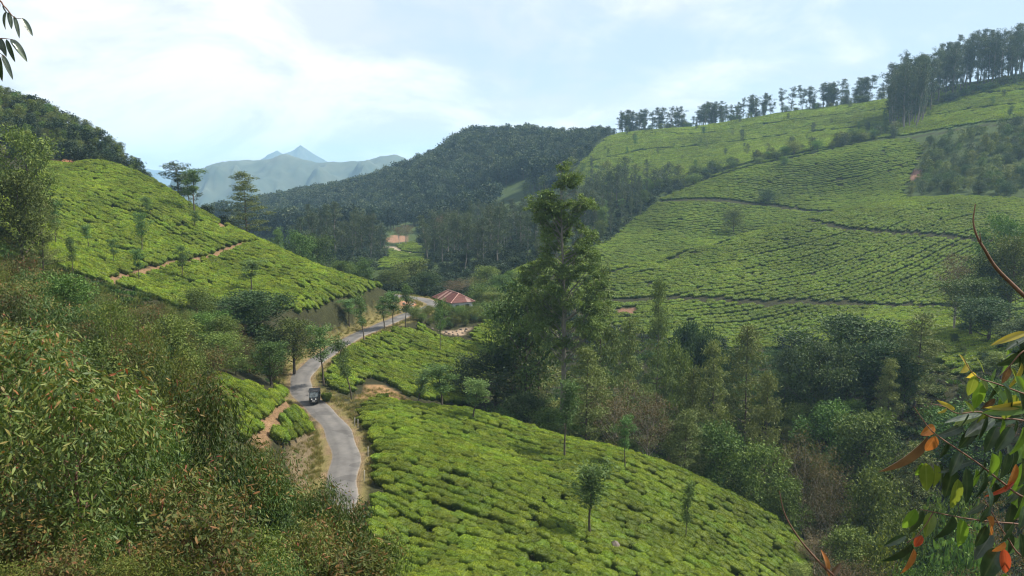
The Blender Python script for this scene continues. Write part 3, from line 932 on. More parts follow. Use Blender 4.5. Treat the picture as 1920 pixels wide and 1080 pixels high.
def great_tree():
    """one very tall open-crowned tree: each limb carries its own leafy mass"""
    rng = np.random.default_rng(77)
    S = 108.0 / F_PX
    H = 44.0
    z0 = lambda v: H - (v - 304) * S
    masses = [(1060, 303, 15, .5), (1048, 309, 9, .5), (1066, 337, 26, .5), (1050, 343, 16, .5), (1080, 345, 14, .5), (1012, 372, 24, .7), (1000, 392, 20, .7), (1028, 386, 24, .6), (1052, 378, 22, .6), (1085, 382, 26, .6), (1108, 384, 18, .6), (1020, 412, 24, .7), (1048, 404, 26, .7), (1078, 410, 24, .7),
              (1038, 432, 24, .8), (1098, 432, 18, .7), (1112, 440, 18, .6), (1060, 440, 20, .8), (1020, 446, 16, .7), (1090, 462, 24, .8), (1040, 466, 20, .8), (1106, 476, 20, .8), (1072, 486, 24, .9), (1020, 492, 22, .8), (1000, 506, 20, .7), (1044, 504, 24, .9), (1098, 508, 28, .9), (1122, 506, 20, .8),
              (1074, 524, 26, .9), (1014, 530, 26, .9), (984, 540, 18, .7), (1040, 544, 28, .9), (1108, 544, 28, .9), (1134, 540, 20, .8), (1080, 566, 28, 1.), (1020, 572, 30, 1.), (988, 580, 24, .8), (1050, 590, 28, 1.), (1120, 580, 28, .9), (1096, 606, 28, 1.), (1030, 614, 30, 1.), (1000, 622, 26, .9), (1130, 616, 24, .8), (1066, 634, 26, 1.), (1108, 644, 24, .9), (1020, 652, 26, .9), (1046, 668, 22, .9), (1090, 676, 20, .9)]
    tz = np.linspace(0, 1, 14)
    P = np.stack([0.5 * np.sin(tz * 5) * tz, 0.35 * np.cos(tz * 4.2) - 0.35, tz * (H - 0.6)], 1)
    P[0, 2] = -1.5
    polys = [(P, 0.52 * (1 - 0.93 * tz ** 0.9))]
    CC, RR, FL = [], [], []
    for (u, v, r, dep) in masses:
        R = r * S
        zz = z0(v)
        spread = 4.6 * dep * math.sin(math.pi * min(0.97, max(0.08, zz / H))) ** 0.5
        for k in range(2 if r > 17 else 1):
            yy = rng.uniform(-1, 1) * spread
            xx = (u - 1058) * S + (rng.normal(0, 0.9) if k else 0)
            c = np.array([xx, yy, zz + (rng.normal(0, 0.8) if k else 0)])
            CC.append(c); RR.append(R * rng.uniform(0.85, 1.1)); FL.append(0.62)
            hd = math.hypot(xx, yy)
            bz = max(3.0, zz - 0.75 * hd - 1.0)
            b = np.array([np.interp(bz, P[:, 2], P[:, 0]), np.interp(bz, P[:, 2], P[:, 1]), bz])
            q = np.linspace(0, 1, 6)[:, None]
            L_ = b + (c - b) * q + np.array([0, 0, -0.10]) * hd * (q * (1 - q)) * 4 + rng.normal(0, 0.12, (6, 3)) * q
            rb = 0.04 + 0.011 * hd
            polys.append((L_, rb * (1 - 0.75 * q[:, 0])))
            for w in range(4):
                dd = unit(rng.normal(size=3) + np.array([0, 0, 0.2]))
                polys.append((np.stack([c - dd * 0.1, c + dd * R * 0.5, c + dd * R * 1.05]), np.array([0.035, 0.022, 0.01])))
    V, Q = tubes(polys, 8)
    trunk = np_mesh('great_trunk', V, [Q], smooth=True)
    CC, RR = np.array(CC), np.array(RR)
    n = 68000
    wg = RR ** 2 / (RR ** 2).sum()
    ids = rng.choice(len(CC), n, p=wg)
    # sprays: sub-clusters inside each mass leave gaps between them
    sub = unit(rng.normal(size=(len(CC), 9, 3))) * rng.uniform(0.2, 1.0, (len(CC), 9, 1))
    sel = sub[ids, rng.integers(0, 9, n)]
    g = sel + unit(rng.normal(size=(n, 3))) * rng.uniform(0, 0.46, (n, 1))
    g[:, 2] *= 0.6
    C = CC[ids] + g * RR[ids][:, None]
    D = unit(g * 0.8 + rng.normal(0, 0.5, (n, 3)) + np.array([0, 0, -0.25]))
    LV, tr, qd, vp = leaf_geo(C, D, 0.40 * rng.uniform(0.6, 1.3, n), 0.34, rng)
    tint = np.clip(0.52 + rng.normal(0, 0.10, len(CC))[ids] + rng.normal(0, 0.18, n), 0, 1)
    crown = np_mesh('great_crown', LV, [tr, qd], tint=np.repeat(tint, vp))
    trunk.materials.append(MAT['grey_bark']); crown.materials.append(MAT['great'])
    PROTO['great'] = dict(trunk=trunk, crown=crown, H=H + 0.6, W=12.0)
    return 'great'


BIG = great_tree()


COUNT = {}


def plant(keys, x, y, H, name, label, group=None, cat='tree', w=1.0, rz=None, sink=0.05, tilt=0.0, parts=('trunk', 'crown')):
    key = keys if isinstance(keys, str) else random.choice(keys)
    p = PROTO[key]
    s = H / p['H']
    z = float(gz(x, y))
    root = empty(name, (x, y, z - sink * s), random.uniform(0, 6.28) if rz is None else rz, (s * w, s * w, s))
    if tilt: root.rotation_euler = (random.uniform(-tilt, tilt), random.uniform(-tilt, tilt), root.rotation_euler[2])
    tag(root, label, cat, group)
    for nm in ('trunk', 'crown'):
        c = bpy.data.objects.new(parts[0] if nm == 'trunk' else parts[1], p[nm])
        c.parent = root
        COL.objects.link(c)
    COUNT[name] = COUNT.get(name, 0) + 1
    return root


def tree_px(keys, u, vtop, name, label, Y=None, vfoot=None, group=None, wpx=None, cat='tree', w=1.0, **kw):
    """a tree whose foot is seen at (u, vfoot), or which stands Y metres ahead, and whose tip is at vtop"""
    if Y is None:
        x, Y = hit(u, vfoot)
    else:
        x = ray(u, vtop)[0] * Y
    H = max(0.6, ray(u, vtop)[1] * Y - float(gz(x, Y)))
    key = keys if isinstance(keys, str) else random.choice(keys)
    if wpx:
        W = wpx / F_PX * Y
        w = W / (PROTO[key]['W'] * H / PROTO[key]['H'])
        w = min(2.2, max(0.35, w))
    return plant(key, x, Y, H, name, label, group, cat, w, **kw)


# ------------------------------------------------------------------ scatter of uncountable plants (geometry nodes on points)
def stuff_scatter(name, label, pts, rot, scl, pick, protos):
    me = bpy.data.meshes.new(name)
    pts = np.asarray(pts, dtype=np.float32)
    me.vertices.add(len(pts)); me.vertices.foreach_set('co', pts.ravel())
    for nm, arr in (('rot', rot), ('scl', scl)):
        a = me.attributes.new(nm, 'FLOAT_VECTOR', 'POINT'); a.data.foreach_set('vector', np.asarray(arr, dtype=np.float32).ravel())
    a = me.attributes.new('pick', 'INT', 'POINT'); a.data.foreach_set('value', np.asarray(pick, dtype=np.int32))
    o = link(bpy.data.objects.new(name, me))
    tag(o, label, None, None, 'stuff')
    ng = bpy.data.node_groups.new(name + '_scatter', 'GeometryNodeTree')
    ng.interface.new_socket('Geometry', in_out='INPUT', socket_type='NodeSocketGeometry')
    ng.interface.new_socket('Geometry', in_out='OUTPUT', socket_type='NodeSocketGeometry')
    N, L = ng.nodes.new, ng.links.new
    gi, go = N('NodeGroupInput'), N('NodeGroupOutput')
    jn = N('GeometryNodeGeometryToInstance')
    for p in protos:
        oi = N('GeometryNodeObjectInfo'); oi.transform_space = 'ORIGINAL'
        oi.inputs['Object'].default_value = p
        oi.inputs['As Instance'].default_value = False
        L(oi.outputs['Geometry'], jn.inputs[0])
    iop = N('GeometryNodeInstanceOnPoints')
    iop.inputs['Pick Instance'].default_value = True

    def attr(nm, tp):
        n = N('GeometryNodeInputNamedAttribute'); n.data_type = tp; n.inputs['Name'].default_value = nm
        return n.outputs[0]
    L(gi.outputs[0], iop.inputs['Points'])
    L(jn.outputs[0], iop.inputs['Instance'])
    L(attr('pick', 'INT'), iop.inputs['Instance Index'])
    er = N('FunctionNodeEulerToRotation'); L(attr('rot', 'FLOAT_VECTOR'), er.inputs[0])
    L(er.outputs[0], iop.inputs['Rotation'])
    L(attr('scl', 'FLOAT_VECTOR'), iop.inputs['Scale'])
    L(iop.outputs[0], go.inputs[0])
    md = o.modifiers.new('scatter', 'NODES'); md.node_group = ng
    return o


def hidden_proto(name, me):
    return bpy.data.objects.new(name, me)


# ------------------------------------------------------------------ tea
def tea_mesh(key, seed, Lx, Ly, h, nleaf, lsize, mat):
    """flat-plucked cushion: a lumpy body carrying a dense skin of small leaves"""
    rng = np.random.default_rng(seed)
    nu, nv = 18, 6
    V, Q = [], []
    ph = rng.uniform(0, 6.28, 4)

    def rad(a):
        return 1 + 0.10 * np.sin(2 * a + ph[0]) + 0.08 * np.sin(3 * a + ph[1]) + 0.05 * np.sin(5 * a + ph[2])

    def top(x, y):
        return h * (1 + 0.09 * np.sin(3.1 * x / Lx * 2 + ph[0]) * np.cos(2.7 * y / Ly * 2 + ph[1]) + 0.05 * np.sin(7 * x + ph[2]))
    prof = [(0.45, -0.25), (0.80, 0.28), (0.97, 0.62), (0.97, 0.86), (0.80, 0.97), (0.40, 1.0)]
    for j, (r, z) in enumerate(prof):
        for i in range(nu):
            a = i / nu * 2 * math.pi
            x, y = Lx / 2 * r * rad(a) * math.cos(a), Ly / 2 * r * rad(a) * math.sin(a)
            V.append((x, y, z * float(top(x, y))))
    V.append((0, 0, h))
    for j in range(nv - 1):
        for i in range(nu):
            Q.append((j * nu + i, j * nu + (i + 1) % nu, (j + 1) * nu + (i + 1) % nu, (j + 1) * nu + i))
    T = [((nv - 1) * nu + i, (nv - 1) * nu + (i + 1) % nu, nv * nu) for i in range(nu)]
    body_n = len(V)
    # leaf skin
    a = rng.uniform(0, 2 * math.pi, nleaf)
    r = np.sqrt(rng.uniform(0, 1, nleaf)) * 1.02
    side = rng.uniform(0, 1, nleaf) < 0.24
    r = np.where(side, rng.uniform(0.93, 1.06, nleaf), r)
    x = Lx / 2 * r * rad(a) * np.cos(a); y = Ly / 2 * r * rad(a) * np.sin(a)
    zt = top(x, y) * (1 - 0.16 * np.clip((r - 0.6) / 0.4, 0, 1) ** 2)
    z = np.where(side, rng.uniform(0.35, 0.85, nleaf) * h, zt) + rng.normal(0, 0.025, nleaf)
    D = np.stack([np.cos(a) * (0.5 * r), np.sin(a) * (0.5 * r), np.where(side, 0.2, 0.75)], 1) + rng.normal(0, 0.55, (nleaf, 3))
    LV, tr, qd, vp = leaf_geo(np.stack([x, y, z], 1), D, lsize * rng.uniform(0.7, 1.3, nleaf), 0.55, rng)
    lump = 0.14 * np.sin(5.0 * x + ph[3]) * np.sin(5.6 * y + ph[1])
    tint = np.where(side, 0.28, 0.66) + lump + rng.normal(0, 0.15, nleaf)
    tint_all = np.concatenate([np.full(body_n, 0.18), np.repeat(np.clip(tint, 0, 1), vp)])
    verts = np.concatenate([np.array(V), LV])
    me = np_mesh(key, verts, [np.array(T), np.concatenate([np.array(Q), qd + body_n])], tint=tint_all)
    me.materials.append(MAT[mat])
    return me


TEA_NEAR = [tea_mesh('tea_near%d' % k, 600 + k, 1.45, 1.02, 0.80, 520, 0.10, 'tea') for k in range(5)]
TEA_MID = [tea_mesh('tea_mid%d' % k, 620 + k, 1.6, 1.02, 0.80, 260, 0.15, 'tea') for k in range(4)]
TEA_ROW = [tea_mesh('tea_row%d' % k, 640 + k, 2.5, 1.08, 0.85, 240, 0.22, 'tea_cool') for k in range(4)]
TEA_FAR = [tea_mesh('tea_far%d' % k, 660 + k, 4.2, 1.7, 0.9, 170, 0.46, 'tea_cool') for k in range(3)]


def field_points(poly, ang, du, dv, seed, warp_amp=2.2, warp_len=26.0, excl=(), gap=0.0, jit=0.16, bend=0.0, path_w=0.4, path_f=0.3):
    """bush positions in rows; rows run at angle ang and wander with the hillside"""
    rng = np.random.default_rng(seed)
    c, s = math.cos(ang), math.sin(ang)
    P = np.asarray(poly)
    ctr = P.mean(0)
    q = (P - ctr)
    U = q[:, 0] * c + q[:, 1] * s; W = -q[:, 0] * s + q[:, 1] * c
    us = np.arange(U.min() - 10, U.max() + 10, du)
    steps = []
    while sum(steps) < W.max() - W.min() + 24:
        steps.append(dv + (path_w if rng.uniform() < path_f else 0.0))
    ws = W.min() - 12 + np.cumsum(steps)
    uu, ww = np.meshgrid(us, ws)
    uu = uu + rng.uniform(0, du, (len(ws), 1)) + rng.normal(0, jit * du, uu.shape)
    row = np.repeat(np.arange(len(ws))[:, None], len(us), 1)
    w2 = ww + warp_amp * 2 * fbm(uu / warp_len, ww / warp_len, seed, 2) + bend * uu ** 2 + rng.normal(0, jit * dv * 0.55, uu.shape)
    x = ctr[0] + uu * c - w2 * s; y = ctr[1] + uu * s + w2 * c
    slope = np.arctan2(np.gradient(w2, axis=1), np.gradient(uu, axis=1)) + ang
    x, y, slope = x.ravel(), y.ravel(), slope.ravel()
    ok = inside(x, y, poly)
    x, y, slope = x[ok], y[ok], slope[ok]
    ok = np.ones(len(x), bool)
    for (pp, w) in excl: ok &= dist_poly(x, y, pp) > w
    for k, p in SOIL.items(): ok &= ~inside(x, y, p)
    ok &= rng.uniform(0, 1, len(x)) > gap
    return x[ok], y[ok], slope[ok]


def pxv(x, y, z):
    d = y * CP - z * SP
    return 960 + F_PX * x / d, 540 - F_PX * (y * SP + z * CP) / d


def orient(x, y, heading, follow=0.85):
    """euler angles that lay a bush on the slope, long side along heading"""
    n = gnormal(x, y)
    n = unit(n * follow + np.array([0, 0, 1 - follow]))
    h = np.stack([np.cos(heading), np.sin(heading), np.zeros_like(heading)], 1)
    X = unit(h - n * (h * n).sum(1, keepdims=True))
    Yv = np.cross(n, X)
    # rotation matrix columns X, Yv, n -> XYZ euler
    ry = np.arcsin(np.clip(-X[:, 2], -1, 1))
    rx = np.arctan2(Yv[:, 2], n[:, 2])
    rz = np.arctan2(X[:, 1], X[:, 0])
    return np.stack([rx, ry, rz], 1)


ROAD_EX = (resample(ROADC, 2.0), 3.3)


def tea_field(name, label, poly, ang, du, dv, seed, meshes, excl, size=(0.88, 1.22), gap=0.01, take=0, **kw):
    x, y, sl = field_points(poly, ang, du, dv, seed, excl=excl, gap=gap, **kw)
    z = gz(x, y)
    rng = np.random.default_rng(seed + 1)
    n = len(x)
    rot = orient(x, y, sl + np.where(rng.uniform(0, 1, n) < 0.5, math.pi, 0))
    # flush and shade patches change the size of the plants a little
    pat = 1 + 0.18 * fbm(x / 7.0, y / 7.0, seed + 5)
    scl = np.stack([rng.uniform(*size, n), rng.uniform(*size, n), rng.uniform(0.82, 1.18, n) * pat], 1)
    pick = rng.integers(0, len(meshes), n)
    if take:
        u, v = pxv(x, y, z + 0.6)
        vis = (u > 690) & (u < 1500) & (v < 1085)
        vis &= ~((u < 790) & (v > 985))
        order = np.argsort(np.where(vis, -v, 1e6))[:take]
        mask = np.zeros(n, bool); mask[order] = True
        for i in order:
            o = bpy.data.objects.new('tea_bush', meshes[pick[i]])
            o.location = (x[i], y[i], z[i] - 0.03); o.rotation_euler = rot[i]; o.scale = scl[i]
            tag(o, 'clipped tea bush low on the near slope below the road', 'bush', 'tea bushes at the foot of the near slope')
            COL.objects.link(o)
        keep = ~mask
        x, y, z, rot, scl, pick = x[keep], y[keep], z[keep], rot[keep], scl[keep], pick[keep]
    protos = [hidden_proto('bush_shape', m) for m in meshes]
    stuff_scatter(name, label, np.stack([x, y, z - 0.03], 1), rot, scl, pick, protos)
    print(name, n)


def paths(*ks): return [(PATHXY[k][0], PATHXY[k][1]) for k in ks]


tea_field('tea_bushes', 'bright tea bushes covering the convex near slope below the road', FIELD['C'], math.radians(-14), 1.1, 0.9, 11, TEA_NEAR, [ROAD_EX], take=300, gap=0.03, warp_amp=1.9, warp_len=13, jit=0.17, path_w=0.28, path_f=0.16)
tea_field('tea_bushes', 'tea bushes on the bench between the road bend and the ravine', FIELD['D'], math.radians(-20), 1.28, 1.02, 12, TEA_MID, [ROAD_EX], gap=0.02, warp_amp=1.8, warp_len=18)
tea_field('tea_bushes', 'small plot of tea bushes on the bank above the road', FIELD['A'], math.radians(-25), 1.14, 1.0, 13, TEA_NEAR, [ROAD_EX] + paths('a1'), gap=0.01, warp_amp=1.2, warp_len=14)
tea_field('tea_bushes', 'sunlit tea bushes covering the hill left of the road', FIELD['B'], math.radians(-24), 1.28, 1.04, 14, TEA_MID, [(ROAD_EX[0], 5.6)] + paths('b1', 'b2', 'b3', 'b4'), gap=0.02, warp_amp=2.4, warp_len=24)
tea_field('tea_bushes', 'rows of tea on the rounded spur across the ravine', FIELD['G1'], math.radians(22), 2.2, 1.42, 15, TEA_ROW, paths('p1', 'p2', 'p3', 'p4'), gap=0.015, warp_amp=7.0, warp_len=70, jit=0.09, path_w=0.45, path_f=0.22)
tea_field('tea_bushes', 'rows of tea on the long slope behind the rounded spur', FIELD['G2'], math.radians(-6), 2.2, 1.42, 18, TEA_ROW, paths('p1', 'p2', 'p3', 'p4'), gap=0.015, warp_amp=7.0, warp_len=70, jit=0.09, path_w=0.45, path_f=0.22)
tea_field('tea_bushes', 'pale tea on the upper slope below the ridge trees', FIELD['T'], math.radians(10), 3.5, 1.85, 16, TEA_FAR, paths('p5', 'p6'), gap=0.02, warp_amp=6.0, warp_len=80)
tea_field('tea_bushes', 'small distant tea plot beside the pale track', FIELD['V'], math.radians(0), 2.15, 1.3, 17, TEA_ROW, paths('v1'), gap=0.02)


# ------------------------------------------------------------------ shade trees on the tea and along the road
def oak(u, vfoot, vtop, label, wpx, keys=None, cat='tree', name='silver_oak', group=None):
    return tree_px(keys or OAK, u, vtop, name, label, vfoot=vfoot, wpx=wpx, group=group, cat=cat, tilt=0.05)


oak(608, 724, 606, 'round-crowned silver oak on the road edge above the rickshaw', 66)
oak(660, 750, 626, 'taller silver oak beside the bare soil bank by the road', 58)
oak(683, 643, 550, 'silver oak with dark narrow trunk beside the middle road stretch', 46)
oak(720, 620, 556, 'shorter bushy silver oak of the close pair by the road', 44)
oak(737, 616, 545, 'silver oak standing tight behind its shorter neighbour by the road', 40)
oak(760, 616, 528, 'silver oak in front of the red cut bank at the road corner', 42)
oak(655, 612, 560, 'light green tree against the tea slope beside the road trees', 42)
oak(826, 668, 556, 'slender tall silver oak rising from the tea bench near the bare rocks', 30)
oak(1107, 1016, 862, 'pale feathery silver oak alone on the near tea slope', 92)
oak(1057, 866, 712, 'fresh green silver oak at the crest of the near tea slope', 62)
oak(1286, 1026, 905, 'small thin silver oak low on the near tea slope', 44)
oak(1170, 885, 778, 'narrow silver oak on the crest of the near tea slope by the brown trees', 44)
oak(1138, 832, 770, 'little pale tree just behind the crest of the near tea slope', 34)
oak(783, 765, 690, 'airy grey-green tree below the tea bench', 62)
oak(830, 772, 684, 'leafy silver oak with a pale trunk below the tea bench', 76)
oak(886, 792, 708, 'bushy round-topped tree beside the dark ravine trees', 66)
lh = 'shade trees on the left tea hill'
oak(268, 478, 396, 'tall slim silver oak midway up the left tea hill', 34)
oak(262, 535, 466, 'slim dark silver oak standing on the soil path of the left hill', 28)
oak(343, 526, 458, 'silver oak with clear trunk just below the soil path', 32)
oak(285, 408, 366, 'small tree under the upper path of the left hill', 32)
oak(365, 406, 316, 'light green silver oak on the shoulder of the left tea hill', 46)
oak(472, 552, 486, 'pale rounded tree on the lower tea of the left hill', 62)
oak(364, 432, 394, 'small faint tree below the light green silver oak', 26)
oak(106, 468, 372, 'thin tree in front of the left tea slope by the dark eucalyptus', 36)
oak(137, 518, 438, 'slim tree near the brushy edge of the left tea hill', 32)
oak(213, 500, 448, 'small slender tree left of the soil path', 24)
oak(168, 470, 420, 'faint young tree high on the left tea hill', 24)
tree_px(RDG[1], 332, 302, 'eucalyptus', 'dark open-crowned eucalyptus behind the shoulder of the left tea hill', Y=205, wpx=66)
tree_px(RDG[2], 350, 322, 'eucalyptus', 'smaller eucalyptus leaning on its dark neighbour behind the shoulder', Y=206, wpx=46)
tree_px(FEA[1], 455, 322, 'eucalyptus', 'lone bushy eucalyptus leaning out on the edge of the left tea hill', Y=190, wpx=92, tilt=0.05)
tree_px(OAK[3], 524, 426, 'silver_oak', 'bright green young tree at the lower edge of the left tea hill', Y=184, wpx=38)
tree_px(MID[0], 42, 236, 'dark_tree', 'dark rounded tree below the brushy hilltop', Y=108, wpx=110)
tree_px(MID[1], 30, 318, 'dark_tree', 'dark straggling tree leaning over the edge of the left tea', Y=86, wpx=120)
tree_px(FEA[2], 70, 360, 'dark_tree', 'dark thin tree with sparse twigs at the edge of the left tea', Y=92, wpx=80)
# small trees on the right hills
oak(1375, 440, 392, 'little dark tree standing alone on the tea across the ravine', 44, keys=[MID[2]], name='small_tree')
oak(1440, 382, 352, 'low round tree beside the upper terrace path', 30, keys=[SHR[1]], name='small_tree')
oak(1320, 262, 236, 'thin young tree on the upper tea', 12, name='small_tree')
oak(1890, 226, 196, 'pale young tree on the upper tea near the tall grove', 18, name='small_tree')


def ground_ok(x, y):
    return not inside(np.array([x]), np.array([y]), FIELD['C'])[0]


def fill(poly, n, mind, seed):
    """well spaced random spots inside a ground polygon, nearest ones kept apart by mind"""
    rng = np.random.default_rng(seed)
    P = np.asarray(poly); lo, hi = P.min(0), P.max(0)
    out = []
    tries = 0
    while len(out) < n and tries < n * 60:
        tries += 1
        x, y = rng.uniform(lo[0], hi[0]), rng.uniform(lo[1], hi[1])
        if not inside(np.array([x]), np.array([y]), P)[0]: continue
        if any((x - a) ** 2 + (y - b) ** 2 < mind * mind for a, b in out): continue
        out.append((x, y))
    return out


def along(px, n, seed, spread=2.0):
    rng = np.random.default_rng(seed)
    P = poly_xy(px)
    s = np.concatenate([[0], np.cumsum(np.hypot(*np.diff(P, axis=0).T))])
    t = np.sort(rng.uniform(0, s[-1], n))
    return [(np.interp(a, s, P[:, 0]) + rng.normal(0, spread), np.interp(a, s, P[:, 1]) + rng.normal(0, spread)) for a in t]


# ------------------------------------------------------------------ the ravine
tree_px(BIG, 1058, 300, 'great_tree', 'very tall olive tree with layered crown towering over the ravine', Y=108, rz=0.0)
RV = [  # u, Y, vtop, width px, kind, label
    (985, 120, 522, 150, MID[1], 'grey-green tree pressed against the left of the towering tree'),
    (930, 122, 655, 190, BRD[0], 'dark domed tree at the corner of the tea bench'),
    (960, 150, 560, 110, MID[3], 'rounded green tree between the house garden and the towering tree'),
    (1010, 126, 610, 120, FEA[0], 'olive feathery tree in front of the towering trunk'),
    (1125, 117, 500, 110, FEA[3], 'light feathery tree pressed against the right of the towering tree'),
    (1100, 104, 650, 110, FEA[2], 'slim feathery tree right of the pale trunk'),
    (1236, 128, 522, 78, FEA[1], 'thin spire-shaped tree standing clear in front of the terrace path'),
    (1180, 124, 596, 100, FEA[0], 'olive feathery tree between the thin spire and the towering tree'),
    (1292, 146, 606, 96, BRD[1], 'dark round tree poking above the ravine edge'),
    (1330, 142, 622, 90, BRD[2], 'dark lumpy tree beside the round one at the ravine edge'),
    (1272, 134, 640, 80, MID[0], 'mid green tree below the round dark one'),
    (1345, 118, 640, 96, FEA[3], 'feathery olive tree with visible stem mid ravine'),
    (1404, 124, 612, 120, FEA[2], 'broad feathery tree rising to the tea edge'),
    (1300, 112, 690, 100, FEA[0], 'layered feathery tree above the near slope crest'),
    (1440, 112, 700, 110, FEA[1], 'layered feathery tree beside the big dark dome'),
    (1480, 150, 652, 56, BRD[1], 'small dark column of creeper between two crowns'),
    (1600, 140, 590, 240, BRD[0], 'huge dark domed tree in the ravine'),
    (1540, 132, 640, 150, BRD[2], 'dark tree forming the left flank of the huge dome'),
    (1660, 132, 640, 150, BRD[1], 'dark tree forming the right flank of the huge dome'),
    (1726, 128, 586, 120, FEA[3], 'thin feathery tree right of the huge dark dome'),
    (1560, 118, 752, 130, MID[2], 'olive-crowned tree below the huge dark dome'),
    (1640, 112, 770, 140, MID[3], 'tufted green tree at the foot of the huge dark dome'),
    (1512, 104, 812, 120, BRN[0], 'brown flat-topped tree with pale forked limbs'),
    (1560, 100, 870, 130, BRN[1], 'brown spreading tree beside the flat-topped one'),
    (1150, 106, 718, 130, BRN[2], 'rusty brown spreading tree behind the near slope crest'),
    (1215, 104, 735, 130, BRN[0], 'rusty brown open tree beside its spreading neighbour'),
    (1120, 112, 690, 90, FEA[1], 'narrow olive tree behind the rusty brown trees'),
    (1350, 103, 790, 120, MID[1], 'twiggy green tree over the near slope crest'),
    (1420, 100, 830, 120, MID[0], 'full green tree over the near slope crest'),
    (1290, 102, 770, 110, FEA[2], 'bamboo-like feathery tree behind the near slope crest'),
    (990, 108, 735, 110, BRD[2], 'dark low tree behind the crest by the tea bench'),
    (940, 106, 762, 80, SHR[0], 'round shrub at the crest below the dark domed tree'),
    (1030, 104, 765, 90, MID[2], 'yellow-green tree at the foot of the towering tree'),
    (1480, 98, 900, 100, MID[3], 'grey-green tree beside the lower end of the near slope'),
    (1640, 96, 880, 120, MID[1], 'mossy green tree low in the ravine'),
    (1720, 100, 830, 140, FEA[0], 'drooping feathery tree on the shaded ravine side'),
    (1800, 108, 760, 150, MID[0], 'green tree on the shaded right side of the ravine'),
    (1860, 150, 560, 130, BRD[1], 'dark tree at the right end of the terrace path'),
    (1905, 165, 440, 120, MID[2], 'green tree beside the upper terrace at the right'),
    (1870, 170, 470, 110, BRD[2], 'dark bushy tree in front of the upper terrace at the right'),
    (1920, 140, 600, 150, BRD[0], 'dark tree overhanging the right end of the tea rows'),
    (1890, 185, 400, 100, MID[0], 'olive-green tree rising above the right end of the upper terrace'),
    (1830, 160, 520, 110, MID[3], 'leafy green tree below the purplish thicket'),
    (1880, 128, 660, 150, MID[1], 'grey-green tree behind the close leafy sapling'),
    (1800, 175, 476, 90, BRN[1], 'purplish brown thicket tree at the end of the tea rows'),
]
for (u, Y, vt, wp, key, lab) in RV:
    nm = {'g': 'feathery_tree'}.get('', 'ravine_tree')
    nm = 'feathery_tree' if key.startswith('feather') else 'broadleaf_tree' if key.startswith('broad') else 'brown_tree' if key.startswith('brown') else 'shrub' if key.startswith('shrub') else 'ravine_tree'
    tree_px(key, u, vt, nm, lab, Y=Y, wpx=wp, cat='shrub' if nm == 'shrub' else 'tree')


def vcap(u, table):
    return float(np.interp(u, [t[0] for t in table], [t[1] for t in table]))


# lesser ravine trees that fill the space between
cap = [(880, 700), (930, 690), (1000, 700), (1080, 720), (1150, 740), (1250, 640), (1300, 640), (1400, 650), (1460, 690), (1520, 700), (1600, 640), (1680, 650), (1750, 700), (1850, 720), (2000, 640)]
RAV = np.array([(3, 108), (16, 104), (30, 103), (40, 98), (43, 88), (40, 76), (58, 62), (78, 80), (95, 112), (110, 140), (100, 168), (72, 172), (40, 180), (14, 176), (4, 160), (8, 140), (2, 124)])
nrv = 0
for (x, y) in fill(RAV, 165, 3.5, 31):
    z = float(gz(x, y))
    r_ = random.random()
    keys, lab, nm, hr = ((FEA, 'feathery ravine tree crowded among its neighbours', 'feathery_tree', (9, 15)) if r_ < 0.34 else
                     (MID, 'green ravine tree crowded among its neighbours', 'ravine_tree', (6, 11)) if r_ < 0.72 else
                     (BRD, 'dark ravine tree half hidden among its neighbours', 'broadleaf_tree', (7, 12)) if r_ < 0.96 else (BRN, 'brown ravine tree half hidden among its neighbours', 'brown_tree', (6, 9)))
    H = random.uniform(*hr)
    u, v = pxv(x, y, z + H)
    lim = vcap(u, cap) + random.uniform(0, 40)
    if v < lim:
        d = y * CP
        H = max(2.5, H - (lim - v) * y / F_PX)
    plant(keys, x, y, H, nm, lab, 'ravine trees'if nm=='ravine_tree' else nm.replace('_', ' ') + 's of the ravine', w=random.uniform(0.85, 1.2))
    nrv += 1
# brownish scrub at the lower end of the ravine
for k, (u, v, Y, w) in enumerate([(1530, 1000, 84, 90), (1590, 985, 82, 110), (1650, 1000, 80, 110), (1560, 1040, 74, 110), (1700, 960, 84, 120), (1760, 1000, 76, 130), (1640, 1050, 70, 120), (1720, 1060, 66, 120), (1830, 980, 70, 150), (1880, 920, 74, 160), (1500, 1060, 78, 80), (1800, 900, 84, 140), (1850, 1060, 58, 150)]):
    tree_px(BRN if k % 3 == 0 else (MID if k % 3 == 1 else SHR), u, v, 'scrub_tree', 'brown-green scrub tree at the lower end of the ravine', Y=Y, wpx=w, group='scrub at the lower end of the ravine')

